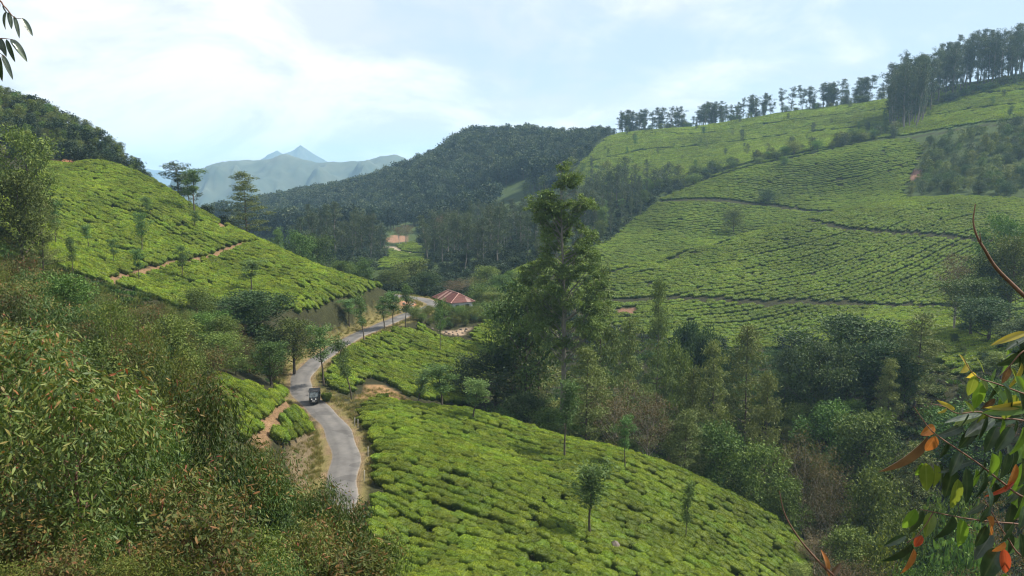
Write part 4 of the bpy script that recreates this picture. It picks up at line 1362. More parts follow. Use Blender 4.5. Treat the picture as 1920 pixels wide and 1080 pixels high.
# ------------------------------------------------------------------ around the house and behind the left hill
for (u, Y, vt, wp, key, lab) in [
    (560, 205, 432, 70, MID[0], 'grey-green tree behind the lower edge of the left tea hill'),
    (595, 215, 440, 80, MID[3], 'rounded tree among those behind the left tea hill'),
    (640, 200, 488, 60, MID[2], 'yellowish tree behind the foot of the left tea hill'),
    (690, 196, 480, 46, OAK[3], 'light green upright tree behind the foot of the left tea hill'),
    (665, 210, 492, 60, MID[1], 'low tree behind the foot of the left tea hill'),
    (725, 200, 506, 60, MID[3], 'small green tree where the road passes behind the hill'),
    (770, 212, 488, 90, MID[0], 'large leafy tree behind the house'),
    (800, 206, 510, 70, BRD[1], 'dark spreading tree left of the red roof'),
    (758, 204, 498, 40, FEA[2], 'fresh green spire behind the road corner'),
    (850, 205, 524, 60, BRN[1], 'bare grey-limbed tree behind the red roof'),
    (880, 208, 520, 60, BRN[2], 'rusty tree behind the right end of the red roof'),
    (912, 214, 498, 60, MID[2], 'russet-topped tree behind the house garden'),
    (940, 206, 515, 80, MID[1], 'grey-green tree right of the house'),
    (900, 190, 545, 60, SHR[0], 'leafy shrub close to the right wall of the house'),
    (925, 184, 548, 70, MID[3], 'green tree in the house garden'),
    (868, 172, 572, 52, SHR[1], 'dark clipped bush in front of the white house wall'),
    (905, 174, 566, 60, SHR[3], 'green bush in the house garden beside the dark clipped one'),
    (940, 172, 562, 60, SHR[0], 'leafy bush at the garden edge'),
    (975, 176, 560, 70, MID[0], 'tall bush at the far right of the garden'),
    (826, 166, 590, 40, SHR[0], 'low bush below the road corner'),
    (800, 164, 594, 40, SHR[3], 'dense low bush below the road verge'),
    (775, 160, 598, 40, SHR[2], 'yellow-green low bush below the road verge'),
    (850, 166, 594, 46, SHR[2], 'pale leafy bush below the house'),
    (875, 166, 598, 46, SHR[3], 'rounded bush above the bare rocks'),
    (905, 168, 592, 46, SHR[1], 'dark bush above the right end of the rocks'),
]:
    nm = 'shrub' if key.startswith('shrub') else 'brown_tree' if key.startswith('brown') else 'garden_tree'
    tree_px(key, u, vt, nm, lab, Y=Y, wpx=wp, cat='shrub' if nm == 'shrub' else 'tree')

hg = poly_xy([(742, 606), (770, 590, 162), (830, 584, 168), (870, 580, 170), (960, 575, 172), (1000, 575, 180), (990, 600, 172), (905, 606), (800, 610)])
for (x, y) in fill(hg, 75, 1.5, 40):
    if float(dist_poly(np.array([x]), np.array([y]), ROADC)[0]) < 3.0: continue
    if math.hypot(x + 14.5, y - 179) < 8.5: continue
    plant(SHR, x, y, random.uniform(1.2, 2.6), 'garden_shrub', 'broad-leaved shrub in the overgrown garden below the house', 'garden shrubs below the house', cat='shrub', w=1.2, parts=('stem', 'foliage'))
hg = poly_xy([(900, 560, 186), (960, 560, 186), (1010, 560, 200), (1000, 530, 225), (930, 535, 222), (880, 540, 215)])
for (x, y) in fill(hg, 40, 2.6, 44):
    plant(MID + SHR, x, y, random.uniform(3, 6), 'garden_tree', 'leafy tree in the clump between the house and the right-hand tea', 'trees beside the house', w=1.1)

# tall eucalyptus stand in the valley and the wood beside it
va = poly_xy([(560, 480, 250), (620, 478, 285), (720, 480, 310), (722, 455, 345), (600, 445, 360), (540, 450, 300)])
for (x, y) in fill(va, 34, 5.0, 41):
    plant(RDG, x, y, random.uniform(13, 23), 'eucalyptus', 'tall eucalyptus in the stand behind the left tea hill', 'eucalyptus stand behind the left hill', w=random.uniform(0.9, 1.3))
vb = poly_xy([(800, 500, 300), (900, 515, 262), (985, 480, 268), (1050, 450, 310), (1150, 410, 350), (1180, 385, 400), (1050, 395, 430), (900, 430, 420), (800, 455, 380)])
for (x, y) in fill(vb, 130, 4.6, 42):
    plant(RDG, x, y, random.uniform(12, 21), 'eucalyptus', 'tall eucalyptus in the dense wood left of the right-hand tea', 'eucalyptus wood on the valley floor', w=random.uniform(0.9, 1.4))
vc = poly_xy([(1010, 380, 460), (1150, 385, 400), (1240, 362, 400), (1300, 335, 420), (1180, 345, 470), (1060, 340, 520), (980, 350, 520)])
for (x, y) in fill(vc, 70, 6.5, 43):
    plant(RDG + YSL, x, y, random.uniform(6, 13), 'eucalyptus', 'pale young eucalyptus in the gully above the wood', 'young eucalyptus in the gully', w=random.uniform(0.9, 1.3))
for (u, Y, vt, w, lab) in [(760, 395, 420, 34, 'sandy-coloured round tree beside the red clearing'), (748, 400, 424, 26, 'pale grey tree beside the red clearing'), (825, 372, 402, 30, 'sandy-topped tree at the edge of the wood')]:
    tree_px(BRN[0], u, vt, 'pale_tree', lab, Y=Y, wpx=w)

# ------------------------------------------------------------------ ridge lines of eucalyptus
vd = poly_xy([(1000, 490, 258), (1060, 462, 280), (1130, 428, 312), (1190, 392, 350), (1240, 358, 384), (1262, 350, 410), (1180, 372, 412), (1100, 410, 360), (1020, 455, 300)])
for (x, y) in fill(vd, 60, 4.0, 45):
    plant(RDG + MID[:2], x, y, random.uniform(5, 11), 'gully_tree', 'grey-green tree lining the gully at the left end of the right-hand tea', 'trees lining the gully', w=random.uniform(0.9, 1.4))
for (x, y) in along([(1160, 256, 640), (1280, 249, 622), (1400, 230, 602), (1530, 211, 577), (1660, 192, 552)], 150, 51, 5.0):
    plant(RDG, x, y, 7 + 12 * random.random() ** 0.8, 'ridge_eucalyptus', 'bare-stemmed eucalyptus in the long row on the skyline ridge', 'eucalyptus row on the skyline', w=random.uniform(1.1, 1.8), tilt=0.05)
gr = poly_xy([(1668, 232, 430), (1720, 225, 430), (1760, 180, 470), (1700, 175, 500), (1668, 195, 480)])
for (x, y) in fill(gr, 50, 3.2, 52):
    plant(RDG, x, y, random.uniform(26, 36), 'ridge_eucalyptus', 'tall eucalyptus in the dense dark grove on the upper right slope', 'eucalyptus grove on the upper slope', w=random.uniform(0.8, 1.05))
for (x, y) in along([(1160, 257, 636), (1280, 250, 618), (1400, 231, 598), (1530, 212, 573), (1660, 193, 548)], 60, 58, 4.0) + along([(1745, 190, 474), (1800, 180, 476), (1960, 152, 466), (2080, 134, 456)], 50, 59, 4.0):
    plant(YSL + SHR, x, y, random.uniform(2.5, 7), 'ridge_shrub', 'low shrub under the eucalyptus on the skyline ridge', 'shrubs under the ridge eucalyptus', cat='shrub', w=1.5, parts=('stem', 'foliage'))
gr = poly_xy([(1745, 188, 478), (1800, 178, 480), (1960, 150, 470), (2080, 130, 460), (2080, 110, 490), (1900, 135, 510), (1760, 160, 530)])
for (x, y) in fill(gr, 120, 3.2, 53):
    plant(RDG, x, y, random.uniform(17, 33), 'ridge_eucalyptus', 'tall eucalyptus on the highest part of the right ridge', 'eucalyptus on the highest ridge', w=random.uniform(0.85, 1.1))

# hedge of shrubs between the two upper tea slopes, thicket on the right
for (x, y) in along([(1250, 356, 402), (1340, 322, 408), (1450, 296, 414), (1540, 282, 418), (1620, 268, 418), (1700, 256, 414)], 80, 54, 5.0):
    plant(YSL + SHR, x, y, random.uniform(2.5, 7.5), 'terrace_shrub', 'greyish shrub in the hedge between the two upper tea slopes', 'shrub hedge between the upper tea slopes', cat='shrub', w=random.uniform(1.0, 1.5), parts=('stem', 'foliage'))
th = poly_xy([(1692, 360, 338), (1705, 320, 356), (1745, 268, 392), (1860, 246, 388), (2100, 215, 372), (2120, 378, 300), (1920, 372, 306), (1780, 368, 322)])
for (x, y) in fill(th, 240, 3.0, 55):
    plant(YSL + [SHR[1]], x, y, random.uniform(3.5, 7.0), 'thicket_tree', 'young grey-green tree in the thicket on the right slope', 'thicket on the right slope', w=random.uniform(1.0, 1.4))
for (x, y) in fill(FIELD['T'], 60, 9, 56):
    plant(YSL + OAK, x, y, random.uniform(3, 7.5), 'small_tree', 'scattered thin shade tree on the pale upper tea', 'shade trees on the upper tea', w=0.9)

# bushy hilltop on the left
lt = poly_xy([(-200, 300, 200), (60, 305, 206), (110, 300, 208), (200, 303, 212), (246, 310, 216), (262, 330, 228), (232, 300, 236), (170, 262, 242), (110, 235, 248), (60, 205, 251), (0, 180, 253), (-250, 110, 255)])
for (x, y) in fill(lt, 300, 2.4, 57):
    plant(YSL, x, y, random.uniform(2.4, 4.4), 'hilltop_tree', 'young dull green tree on the bushy hilltop beyond the left tea', 'young trees on the bushy hilltop', w=random.uniform(1.0, 1.4))

# ------------------------------------------------------------------ far forest on the dark hill: one wood
fm = []
for k in range(5):
    key = make_tree('forest%d' % k, 700 + k, 13, 0.2, 0.25, 12, lambda t: 3.0 * math.sin(math.pi * min(1, (t + 0.1) / 1.12)) ** 0.7 + 0.6, C_(0.6), 3, 420, 1.5, 0.75, 1.15, 0.6, 'forest' if k < 3 else 'ridge', 'bark', droop=0.0, sides=4, out=1.1, tint_sd=0.22)
    p = PROTO[key]
    bm = bmesh.new(); bm.from_mesh(p['trunk'])
    me = bpy.data.meshes.new('forest_tree')
    tv = np.zeros((len(p['trunk'].vertices), 3), np.float32); p['trunk'].vertices.foreach_get('co', tv.ravel())
    cv = np.zeros((len(p['crown'].vertices), 3), np.float32); p['crown'].vertices.foreach_get('co', cv.ravel())
    ft = np.array([list(f.vertices) for f in p['trunk'].polygons])
    fc = np.array([list(f.vertices) for f in p['crown'].polygons]) + len(tv)
    ti = np.zeros(len(cv), np.float32); p['crown'].attributes['tint'].data.foreach_get('value', ti)
    bm.free()
    mj = np_mesh('forest_tree%d' % k, np.concatenate([tv, cv]), [np.concatenate([ft, fc])], tint=np.concatenate([np.zeros(len(tv)), ti]), mat_idx=np.concatenate([np.zeros(len(ft)), np.ones(len(fc))]))
    mj.materials.append(MAT['bark']); mj.materials.append(MAT['forest' if k < 3 else 'ridge'])
    fm.append(hidden_proto('forest_tree_shape', mj))
hp = poly_xy([(380, 425, 980), (480, 425, 900), (560, 398, 890), (640, 388, 870), (700, 362, 850), (770, 335, 830), (830, 292, 820), (880, 268, 805), (940, 252, 790), (1040, 256, 770), (1165, 256, 720), (1150, 262, 640), (1100, 305, 540), (1050, 335, 480), (1020, 350, 500), (960, 350, 530), (900, 400, 480), (800, 425, 450), (700, 435, 450), (600, 440, 440), (480, 445, 470), (380, 430, 600)])
rng = np.random.default_rng(61)
lo, hi = hp.min(0), hp.max(0)
gx, gy = np.meshgrid(np.arange(lo[0], hi[0], 4.6), np.arange(lo[1], hi[1], 4.6))
fx = (gx + rng.uniform(-2.2, 2.2, gx.shape)).ravel(); fy = (gy + rng.uniform(-2.2, 2.2, gy.shape)).ravel()
clear = fbm(fx / 60, fy / 60, 77, 3)
ok = inside(fx, fy, hp) & ((clear < 0.16) | (fy > 560) | (fx > 20))
for k in ('V',): ok &= ~inside(fx, fy, FIELD[k])
ok &= ~inside(fx, fy, SOIL['red']) & (dist_poly(fx, fy, PATHXY['v1'][0]) > 4)
ok &= ~((np.abs(fx / fy - (755 - 960) / F_PX) < 0.03) & (fy < 470))
fx, fy = fx[ok], fy[ok]
n = len(fx)
sc = rng.uniform(0.6, 1.25, n) * (0.75 + 0.5 * vnoise(fx / 40, fy / 40, 5)) * np.clip(1.0 - (960 + F_PX * fx / fy - 990) / 260.0, 0.42, 1.0)
stuff_scatter('forest', 'dark hazy forest covering the distant hill', np.stack([fx, fy, gz(fx, fy) - 0.3], 1), np.stack([np.zeros(n), np.zeros(n), rng.uniform(0, 6.28, n)], 1), np.stack([sc * rng.uniform(0.9, 1.3, n), sc * rng.uniform(0.9, 1.3, n), sc], 1), np.where((fy < 640) & (rng.uniform(0, 1, n) < np.clip((660 - fy) / 160, 0, 0.85)), rng.integers(3, 5, n), rng.integers(0, 3, n)), fm)
for (u, vt, Y) in [(582, 350, 850), (600, 352, 850), (627, 346, 840), (645, 344, 838), (660, 346, 836), (680, 338, 830), (690, 342, 828), (540, 378, 862), (520, 384, 866), (560, 374, 860)]:
    tree_px(RDG, u, vt, 'skyline_tree', 'single tree standing above the skyline of the dark hill', Y=Y, group='trees on the dark hill skyline', wpx=22)

# low growth on the valley floor
n = 6000
vx = rng.uniform(-150, 110, n); vy = rng.uniform(190, 470, n)
kv = np.ones(n, bool)
for k in ('B', 'G', 'T', 'V', 'D'): kv &= ~inside(vx, vy, FIELD[k])
kv &= ~inside(vx, vy, SOIL['red']) & (dist_poly(vx, vy, PATHXY['v1'][0]) > 3.5) & (dist_poly(vx, vy, ROADC) > 4.0) & (np.hypot(vx + 13, vy - 181) > 9)
kv &= (vx < 110) & (vx > -0.62 * vy)
kv &= ~((np.abs(vx / vy - (752 - 960) / F_PX) < 0.02) & (vy > 330))
vx, vy = vx[kv], vy[kv]; n = len(vx); s_ = rng.uniform(0.10, 0.34, n)
stuff_scatter('undergrowth', 'low scrub covering the valley floor behind the house', np.stack([vx, vy, gz(vx, vy) - 0.4], 1), np.stack([np.zeros(n), np.zeros(n), rng.uniform(0, 6.28, n)], 1), np.stack([s_ * 1.6, s_ * 1.6, s_], 1), rng.integers(2, 5, n), fm)


# ------------------------------------------------------------------ overgrown slope on the left
mid_cap = [(-400, 420), (0, 468), (60, 470), (110, 500), (200, 545), (300, 568), (340, 572), (380, 548), (440, 560), (500, 575), (560, 600), (600, 640), (620, 690)]
near_cap = [(-600, 540), (0, 590), (120, 610), (250, 650), (330, 700), (400, 705), (440, 745), (470, 835), (560, 850), (600, 905), (650, 935), (700, 965), (745, 1030), (770, 1085), (820, 1130)]
placed = []


def slope_plant(keys, x, y, H, name, label, group, cap, w=1.0, minh=0.9, cat='tree'):
    z = float(gz(x, y))
    u, v = pxv(x, y, z + H)
    if cap is near_cap and y > 26 and u < 385: cap = mid_cap
    half = 0.42 * H * F_PX / max(y, 3)
    lim = max(vcap(u, cap), vcap(u + half * 0.75, cap))
    lim += random.uniform(-4, 30)
    if v < lim: H = H - (lim - v) * y / F_PX
    if H < minh: return
    plant(keys, x, y, H, name, label, group, cat, w, parts=('stem', 'foliage'))


near_poly = np.array([(-1.0, 9), (-2.2, 14), (-4, 22), (-6.5, 32), (-12, 44), (-17, 52), (-24, 60), (-30, 66), (-62, 66), (-40, 30), (-22, 14), (-9, 6.5), (-4, 6)])
rs = random.Random(5)
for (x, y) in fill(near_poly, 150, 2.3, 71):
    r_ = rs.random()
    redz = vnoise(np.array([x / 6.0]), np.array([y / 6.0]), 9)[0]
    if y < 13 and r_ < 0.4:
        slope_plant(REDS, x, y, rs.uniform(1.4, 2.4), 'red_shrub', 'low reddish shrub in the tangle at the foot of the viewpoint', 'reddish shrubs below the viewpoint', near_cap, cat='shrub')
    elif redz > 0.67 and r_ < 0.55:
        slope_plant(REDS, x, y, rs.uniform(2.0, 3.2), 'rusty_shrub', 'rusty leaved shrub on the overgrown left slope', 'rusty shrubs on the left slope', near_cap, w=1.1, cat='shrub')
    elif r_ < 0.66:
        slope_plant(SAP, x, y, rs.uniform(3.0, 5.4), 'eucalyptus_sapling', 'young eucalyptus with hanging leaves and rusty tips on the left slope', 'eucalyptus saplings on the left slope', near_cap, w=rs.uniform(1.05, 1.45))
    elif r_ < 0.86:
        slope_plant(OLV, x, y, rs.uniform(2.6, 4.2), 'olive_sapling', 'yellow-green bushy sapling on the left slope', 'yellow-green saplings on the left slope', near_cap)
    elif y < 30:
        slope_plant(SAP, x, y, rs.uniform(2.4, 4.4), 'eucalyptus_sapling', 'young eucalyptus with hanging leaves and rusty tips on the left slope', 'eucalyptus saplings on the left slope', near_cap, w=1.2)
    else:
        slope_plant([SHR[0], SHR[1], SHR[3]], x, y, rs.uniform(2.0, 3.4), 'slope_shrub', 'plain green shrub on the left slope', 'green shrubs on the left slope', near_cap, cat='shrub', w=0.9)
mid_poly = np.array([(-24, 62), (-21, 70), (-27.5, 72), (-33, 80), (-32.5, 88), (-31, 98), (-31.5, 107), (-36, 118), (-46, 122), (-58, 118), (-75, 115), (-95, 100), (-75, 66), (-40, 60)])
for (x, y) in fill(mid_poly, 260, 2.1, 72):
    if inside(np.array([x]), np.array([y]), FIELD['A'])[0] or inside(np.array([x]), np.array([y]), FIELD['B'])[0]: continue
    if float(dist_poly(np.array([x]), np.array([y]), ROADC)[0]) < 3.2: continue
    u, v = pxv(x, y, float(gz(x, y)))
    r_ = rs.random()
    if u > 380 and r_ < 0.6:
        slope_plant([MID[0], MID[1], SHR[1], SHR[0], MID[3]], x, y, rs.uniform(3.5, 6.5), 'slope_tree', 'leafy dark green tree in the thicket above the road bend', 'thicket above the road bend', mid_cap, w=1.15)
    elif r_ < 0.45:
        slope_plant(SAP, x, y, rs.uniform(3.0, 5.5), 'far_sapling', 'eucalyptus sapling in the brush below the left tea hill', 'saplings below the left tea hill', mid_cap, w=1.2)
    elif r_ < 0.68:
        slope_plant(OLV, x, y, rs.uniform(2.5, 4.5), 'olive_bush', 'olive bush in the brush below the left tea hill', 'olive bushes below the left tea hill', mid_cap, w=1.2, cat='shrub')
    else:
        slope_plant(REDS, x, y, rs.uniform(2.5, 4.0), 'russet_bush', 'russet bush in the brush below the left tea hill', 'russet bushes below the left tea hill', mid_cap, w=1.2, cat='shrub')
# the ones that stand out
tree_px(SAP[0], 385, 702, 'eucalyptus_sapling', 'full round eucalyptus sapling with two thin dark stems beside the tea plot', Y=17.5, wpx=170)
tree_px(SAP[1], 495, 838, 'eucalyptus_sapling', 'dense green eucalyptus sapling with a pale stem in front of the cut bank', Y=19, wpx=140)
tree_px(SAP[2], 270, 762, 'eucalyptus_sapling', 'broad eucalyptus sapling with bright hanging leaves', Y=14, wpx=190)
tree_px(SAP[1], 130, 740, 'eucalyptus_sapling', 'eucalyptus sapling in front of the rusty thicket', Y=13, wpx=190)
tree_px(SAP[3], 660, 935, 'eucalyptus_sapling', 'dark glossy sapling covering the lower end of the road', Y=17, wpx=130)
tree_px(SAP[0], 600, 900, 'eucalyptus_sapling', 'small glossy sapling at the foot of the cut bank', Y=20, wpx=110)
tree_px(SAP[2], 720, 1000, 'eucalyptus_sapling', 'low sapling at the corner of the near tea slope', Y=15, wpx=120)
tree_px(OLV[1], 268, 596, 'olive_sapling', 'bright yellow-green young tree standing out of the thicket', Y=44, wpx=90)
tree_px(MID[0], 505, 640, 'slope_tree', 'dense dark green round tree beside the road bend', Y=92, wpx=84)
tree_px(MID[3], 440, 672, 'slope_tree', 'leafy green tree behind the small tea plot', Y=88, wpx=90)
tree_px(BRD[1], 470, 545, 'slope_tree', 'wide grey-green tree below the left tea hill', Y=112, wpx=150)
tree_px(MID[2], 366, 540, 'slope_tree', 'olive round tree below the soil path', Y=104, wpx=90)
tree_px(MID[1], 548, 596, 'slope_tree', 'twiggy tree above the road between thicket and tea', Y=112, wpx=90)
tree_px(REDS[0], 30, 470, 'rusty_shrub', 'tall rusty bush by the left edge of the tea', Y=62, wpx=90, cat='shrub')

for (u, vt, Y, w, key, lab) in [
    (118, 512, 57, 120, MID[2], 'olive leafy tree among the brush below the dark edge trees'),
    (205, 556, 52, 110, OLV[0], 'yellow-green rounded sapling below the soil path'),
    (62, 556, 46, 130, SAP[0], 'tall eucalyptus sapling with rusty top at the left of the brush'),
    (322, 590, 64, 100, MID[1], 'dull green tree in the middle of the brush'),
    (250, 632, 40, 120, SAP[2], 'eucalyptus sapling standing before the yellow-green one'),
    (160, 640, 36, 130, MID[0], 'dense green bushy tree halfway down the brush'),
    (338, 652, 46, 100, OLV[2], 'olive bush tree above the round sapling with dark stems'),
    (30, 640, 31, 150, SAP[1], 'leafy eucalyptus sapling low on the left of the brush'),
    (405, 624, 78, 96, MID[3], 'bright green tree left of the grey-green wide one'),
    (92, 700, 22, 170, SAP[3], 'two-stemmed eucalyptus sapling in the rusty thicket'),
    (215, 706, 24, 150, OLV[1], 'yellowish two-stemmed bush behind the broad sapling'),
    (10, 760, 15, 190, SAP[2], 'dark eucalyptus sapling cut by the edge of the thicket')]:
    tree_px(key, u, vt, 'brush_tree', lab, Y=Y, wpx=w, parts=('stem', 'foliage'))
for (u, vt, Y, kind) in [(60, 930, 9.5, 'r'), (165, 975, 9.5, 's'), (270, 1000, 9.5, 'r'), (375, 1000, 11, 's'), (470, 990, 12, 'o'), (30, 850, 12, 'r'), (565, 985, 14, 's'), (120, 1030, 8.0, 'r'), (320, 1040, 8.5, 'o'), (-40, 985, 8.5, 's'), (640, 1015, 14, 'r'), (215, 1045, 8.0, 'o'), (430, 1045, 9.5, 'r'), (530, 1040, 11, 's'), (20, 1050, 7.5, 'o'), (700, 1040, 14, 'o')]:
    if kind == 'r':
        tree_px(REDS, u, vt, 'red_shrub', 'low reddish shrub in the tangle at the foot of the viewpoint', Y=Y, group='reddish shrubs below the viewpoint', cat='shrub', parts=('stem', 'foliage'), w=1.15)
    else:
        tree_px(SAP if kind == 's' else OLV, u, vt, 'tangled_sapling', 'green sapling in the tangle at the foot of the viewpoint' if kind == 's' else 'yellow-green sapling in the tangle at the foot of the viewpoint', Y=Y, group='saplings below the viewpoint' if kind == 's' else 'yellow-green saplings below the viewpoint', parts=('stem', 'foliage'), w=1.1)

# ------------------------------------------------------------------ ground cover


def tuft_mesh(key, seed, n, L, asp, spread, mat, up=1.0, tint=0.5):
    rng = np.random.default_rng(seed)
    r = spread * np.sqrt(rng.uniform(0, 1, n)); a = rng.uniform(0, 6.28, n)
    C = np.stack([r * np.cos(a), r * np.sin(a), rng.uniform(0, 0.25, n) * L], 1)
    D = np.stack([np.cos(a) * 0.5, np.sin(a) * 0.5, np.full(n, up)], 1) + rng.normal(0, 0.35, (n, 3))
    V, tr, qd, vp = leaf_geo(C, D, L * rng.uniform(0.5, 1.2, n), asp, rng, True)
    me = np_mesh(key, V, [tr, qd], tint=np.repeat(np.clip(tint + rng.normal(0, 0.25, n), 0, 1), vp))
    me.materials.append(MAT[mat])
    return me


MAT['grass'] = leaf_mat('dry_grass', [(0.0, (0.075, 0.100, 0.025)), (0.45, (0.180, 0.165, 0.050)), (1.0, (0.330, 0.255, 0.110))], 0.7, 0.25, 0.25, 0.02, spec=0.15)
TUFT = [tuft_mesh('grass0', 801, 60, 0.42, 0.05, 0.16, 'grass'), tuft_mesh('grass1', 802, 60, 0.32, 0.06, 0.2, 'grass', 0.8, 0.3)]
WEED = [tuft_mesh('weed0', 811, 110, 0.22, 0.34, 0.42, 'red', 0.5, 0.4), tuft_mesh('weed1', 812, 110, 0.24, 0.3, 0.42, 'dark', 0.6, 0.6), tuft_mesh('weed2', 813, 90, 0.42, 0.09, 0.3, 'olive', 1.2, 0.6), tuft_mesh('weed3', 814, 110, 0.30, 0.3, 0.42, 'green', 0.7, 0.35)]
rng = np.random.default_rng(90)
n = 5500
wx = rng.uniform(-70, 2, n); wy = rng.uniform(3, 122, n)
keepw = (inside(wx, wy, near_poly * np.array([1.06, 1.0]) + np.array([0.6, 0])) | inside(wx, wy, mid_poly) | ((wy < 60) & (wx < -0.04 * wy) & (rng.uniform(0, 1, n) < 0.7)) & (wx > -1.0 * wy - 6))
keepw &= (dist_poly(wx, wy, ROADC) > 2.8) & (wy > 7.0)
for k in ('A', 'B', 'C'): keepw &= ~inside(wx, wy, FIELD[k])
# thicker near the viewer
n2 = 900
w2x = rng.uniform(-16, 0.5, n2); w2y = rng.uniform(2.5, 24, n2)
k2 = (w2x < -0.02 * w2y - 0.3) & (w2x > -0.95 * w2y - 3) & (w2y > 7.5)
wx = np.concatenate([wx[keepw], w2x[k2]]); wy = np.concatenate([wy[keepw], w2y[k2]])
n = len(wx)
s_ = rng.uniform(0.8, 1.9, n) * np.clip(0.35 + wy / 50, 0.4, 1.25)
stuff_scatter('undergrowth', 'weeds, grass and low leafy growth on the left slope', np.stack([wx, wy, gz(wx, wy) - 0.03], 1), orient(wx, wy, rng.uniform(0, 6.28, n), 0.5), np.stack([s_, s_, s_], 1), rng.integers(0, 4, n), [hidden_proto('weed_shape', m) for m in WEED])
# verge grass along the road
rc = resample(ROADC, 0.10)
dd = np.gradient(rc, axis=0); dd /= np.linalg.norm(dd, axis=1, keepdims=True)
nn = np.stack([-dd[:, 1], dd[:, 0]], 1)
side = np.where(rng.uniform(0, 1, len(rc)) < 0.6, 1, -1)
off = 2.25 + np.abs(rng.normal(0, 0.9, len(rc)))
vp_ = rc + nn * (side * off)[:, None]
okv = ~(inside(vp_[:, 0], vp_[:, 1], FIELD['C']) | inside(vp_[:, 0], vp_[:, 1], FIELD['D']))
vp_ = vp_[okv]
# and on the cut bank, the soil patches and the ravine floor
bx = rng.uniform(-26, -13, 1500); by = rng.uniform(56, 100, 1500)
kb = (dist_poly(bx, by, ROADC) > 2.4) & (dist_poly(bx, by, ROADC) < 7) & ~inside(bx, by, FIELD['A']) & ~inside(bx, by, FIELD['C']) & ~inside(bx, by, FIELD['D'])
sx = rng.uniform(-22, -10, 400); sy = rng.uniform(95, 110, 400)
ks = inside(sx, sy, SOIL['bank']) | (rng.uniform(0, 1, 400) < 0.12)
gx_ = np.concatenate([vp_[:, 0], bx[kb], sx[ks]]); gy_ = np.concatenate([vp_[:, 1], by[kb], sy[ks]])
ok_ = dist_poly(gx_, gy_, ROADC) > 2.0
gx_, gy_ = gx_[ok_], gy_[ok_]
n = len(gx_); s_ = rng.uniform(0.5, 1.25, n)
stuff_scatter('verge_grass', 'dry yellowish grass along the road edge and on the cut bank', np.stack([gx_, gy_, gz(gx_, gy_) - 0.02], 1), np.stack([np.zeros(n), np.zeros(n), rng.uniform(0, 6.28, n)], 1), np.stack([s_, s_, s_], 1), rng.integers(0, 2, n), [hidden_proto('grass_shape', m) for m in TUFT])
# low growth under the ravine trees
n = 5200
ux = rng.uniform(-4, 112, n); uy = rng.uniform(60, 205, n)
ku = inside(ux, uy, np.array([(-2, 100), (30, 96), (34, 80), (40, 62), (80, 56), (120, 120), (118, 170), (60, 205), (-8, 205), (-6, 165), (4, 150), (-4, 125)]))
for k in ('C', 'D', 'G'): ku &= ~inside(ux, uy, FIELD[k])
ux, uy = ux[ku], uy[ku]; n = len(ux); s_ = rng.uniform(1.4, 3.0, n)
stuff_scatter('undergrowth', 'low green growth covering the floor of the ravine', np.stack([ux, uy, gz(ux, uy) - 0.05], 1), np.stack([np.zeros(n), np.zeros(n), rng.uniform(0, 6.28, n)], 1), np.stack([s_, s_, s_ * 0.9], 1), rng.integers(0, 3, n), [hidden_proto('weed_shape', m) for m in (WEED[1], WEED[3], WEED[1])])

# a few lone tea bushes by the road, a boulder in the field, marker posts
for (u, v, s, lab) in [(612, 752, 1.0, 'lone round tea bush on the dusty road shoulder'), (717, 756, 1.25, 'lone tea bush at the foot of the bare soil bank')]:
    x, y = hit(u, v)
    o = bpy.data.objects.new('tea_bush', TEA_NEAR[1]); o.location = (x, y, float(gz(x, y))); o.scale = (s, s, s * 1.15)
    tag(o, lab, 'bush'); COL.objects.link(o)
MAT['rock'] = noise_mat('grey_rock', (0.085, 0.07, 0.06), (0.20, 0.165, 0.14), 3.0, 0.9, 7, 0.6)


def rock(x, y, s, label, group=None, seed=0, flat=0.7):
    rng = np.random.default_rng(seed)
    bm = bmesh.new(); bmesh.ops.create_icosphere(bm, subdivisions=2, radius=1.0)
    for v in bm.verts:
        k = 1 + 0.28 * (vnoise(np.array([v.co.x * 1.6 + seed]), np.array([v.co.y * 1.6 + v.co.z * 2.1]), seed)[0] - 0.5) * 2
        v.co = Vector((v.co.x * k * s, v.co.y * k * s * rng.uniform(0.78, 0.82), v.co.z * k * s * flat))
    me = bpy.data.meshes.new('rock'); bm.to_mesh(me); bm.free()
    o = mesh_obj('rock', me, [MAT['rock']]); o.location = (x, y, float(gz(x, y)) + s * flat * 0.35); o.rotation_euler[2] = rng.uniform(0, 6)
    return tag(o, label, 'rock', group)


x, y = hit(1152, 1036)
rock(x, y, 0.62, 'grey boulder lying among the tea bushes below the lone pale silver oak', seed=3, flat=1.15)
k = 0
for (x, y) in fill(SOIL['rocks'], 14, 0.9, 81):
    rock(x, y, random.uniform(0.18, 0.38), 'pale stone in the bare patch above the tea bench', 'stones in the bare patch', seed=k + 10); k += 1
for (x, y) in fill(SOIL['nose'], 16, 0.9, 82):
    rock(x, y, random.uniform(0.2, 0.5), 'stone lying on the red cut bank at the road corner', 'stones on the red cut bank', seed=k + 10); k += 1
MAT['post'] = noise_mat('weathered_post', (0.28, 0.25, 0.21), (0.45, 0.42, 0.37), 9, 0.85)
for (u, v, lab) in [(690, 856, 'pale stake standing in the tea edge beside the road'), (665, 800, 'thin stake on the sandy shoulder above the pale one'), (671, 803, 'short stake leaning next to the thin one on the shoulder'), (683, 902, 'short pale stake low on the sandy road shoulder')]:
    x, y = hit(u, v)
    V, Q = tubes([(np.array([(0, 0, -0.2), (0.01, 0, 0.5), (0.03, 0.01, 1.0), (0.035, 0.01, 1.03)]), np.array([0.05, 0.05, 0.045, 0.01]))], 6)
    o = mesh_obj('stake', np_mesh('stake', V, [Q]), [MAT['post']]); o.location = (x, y, float(gz(x, y)))
    tag(o, lab, 'stake')


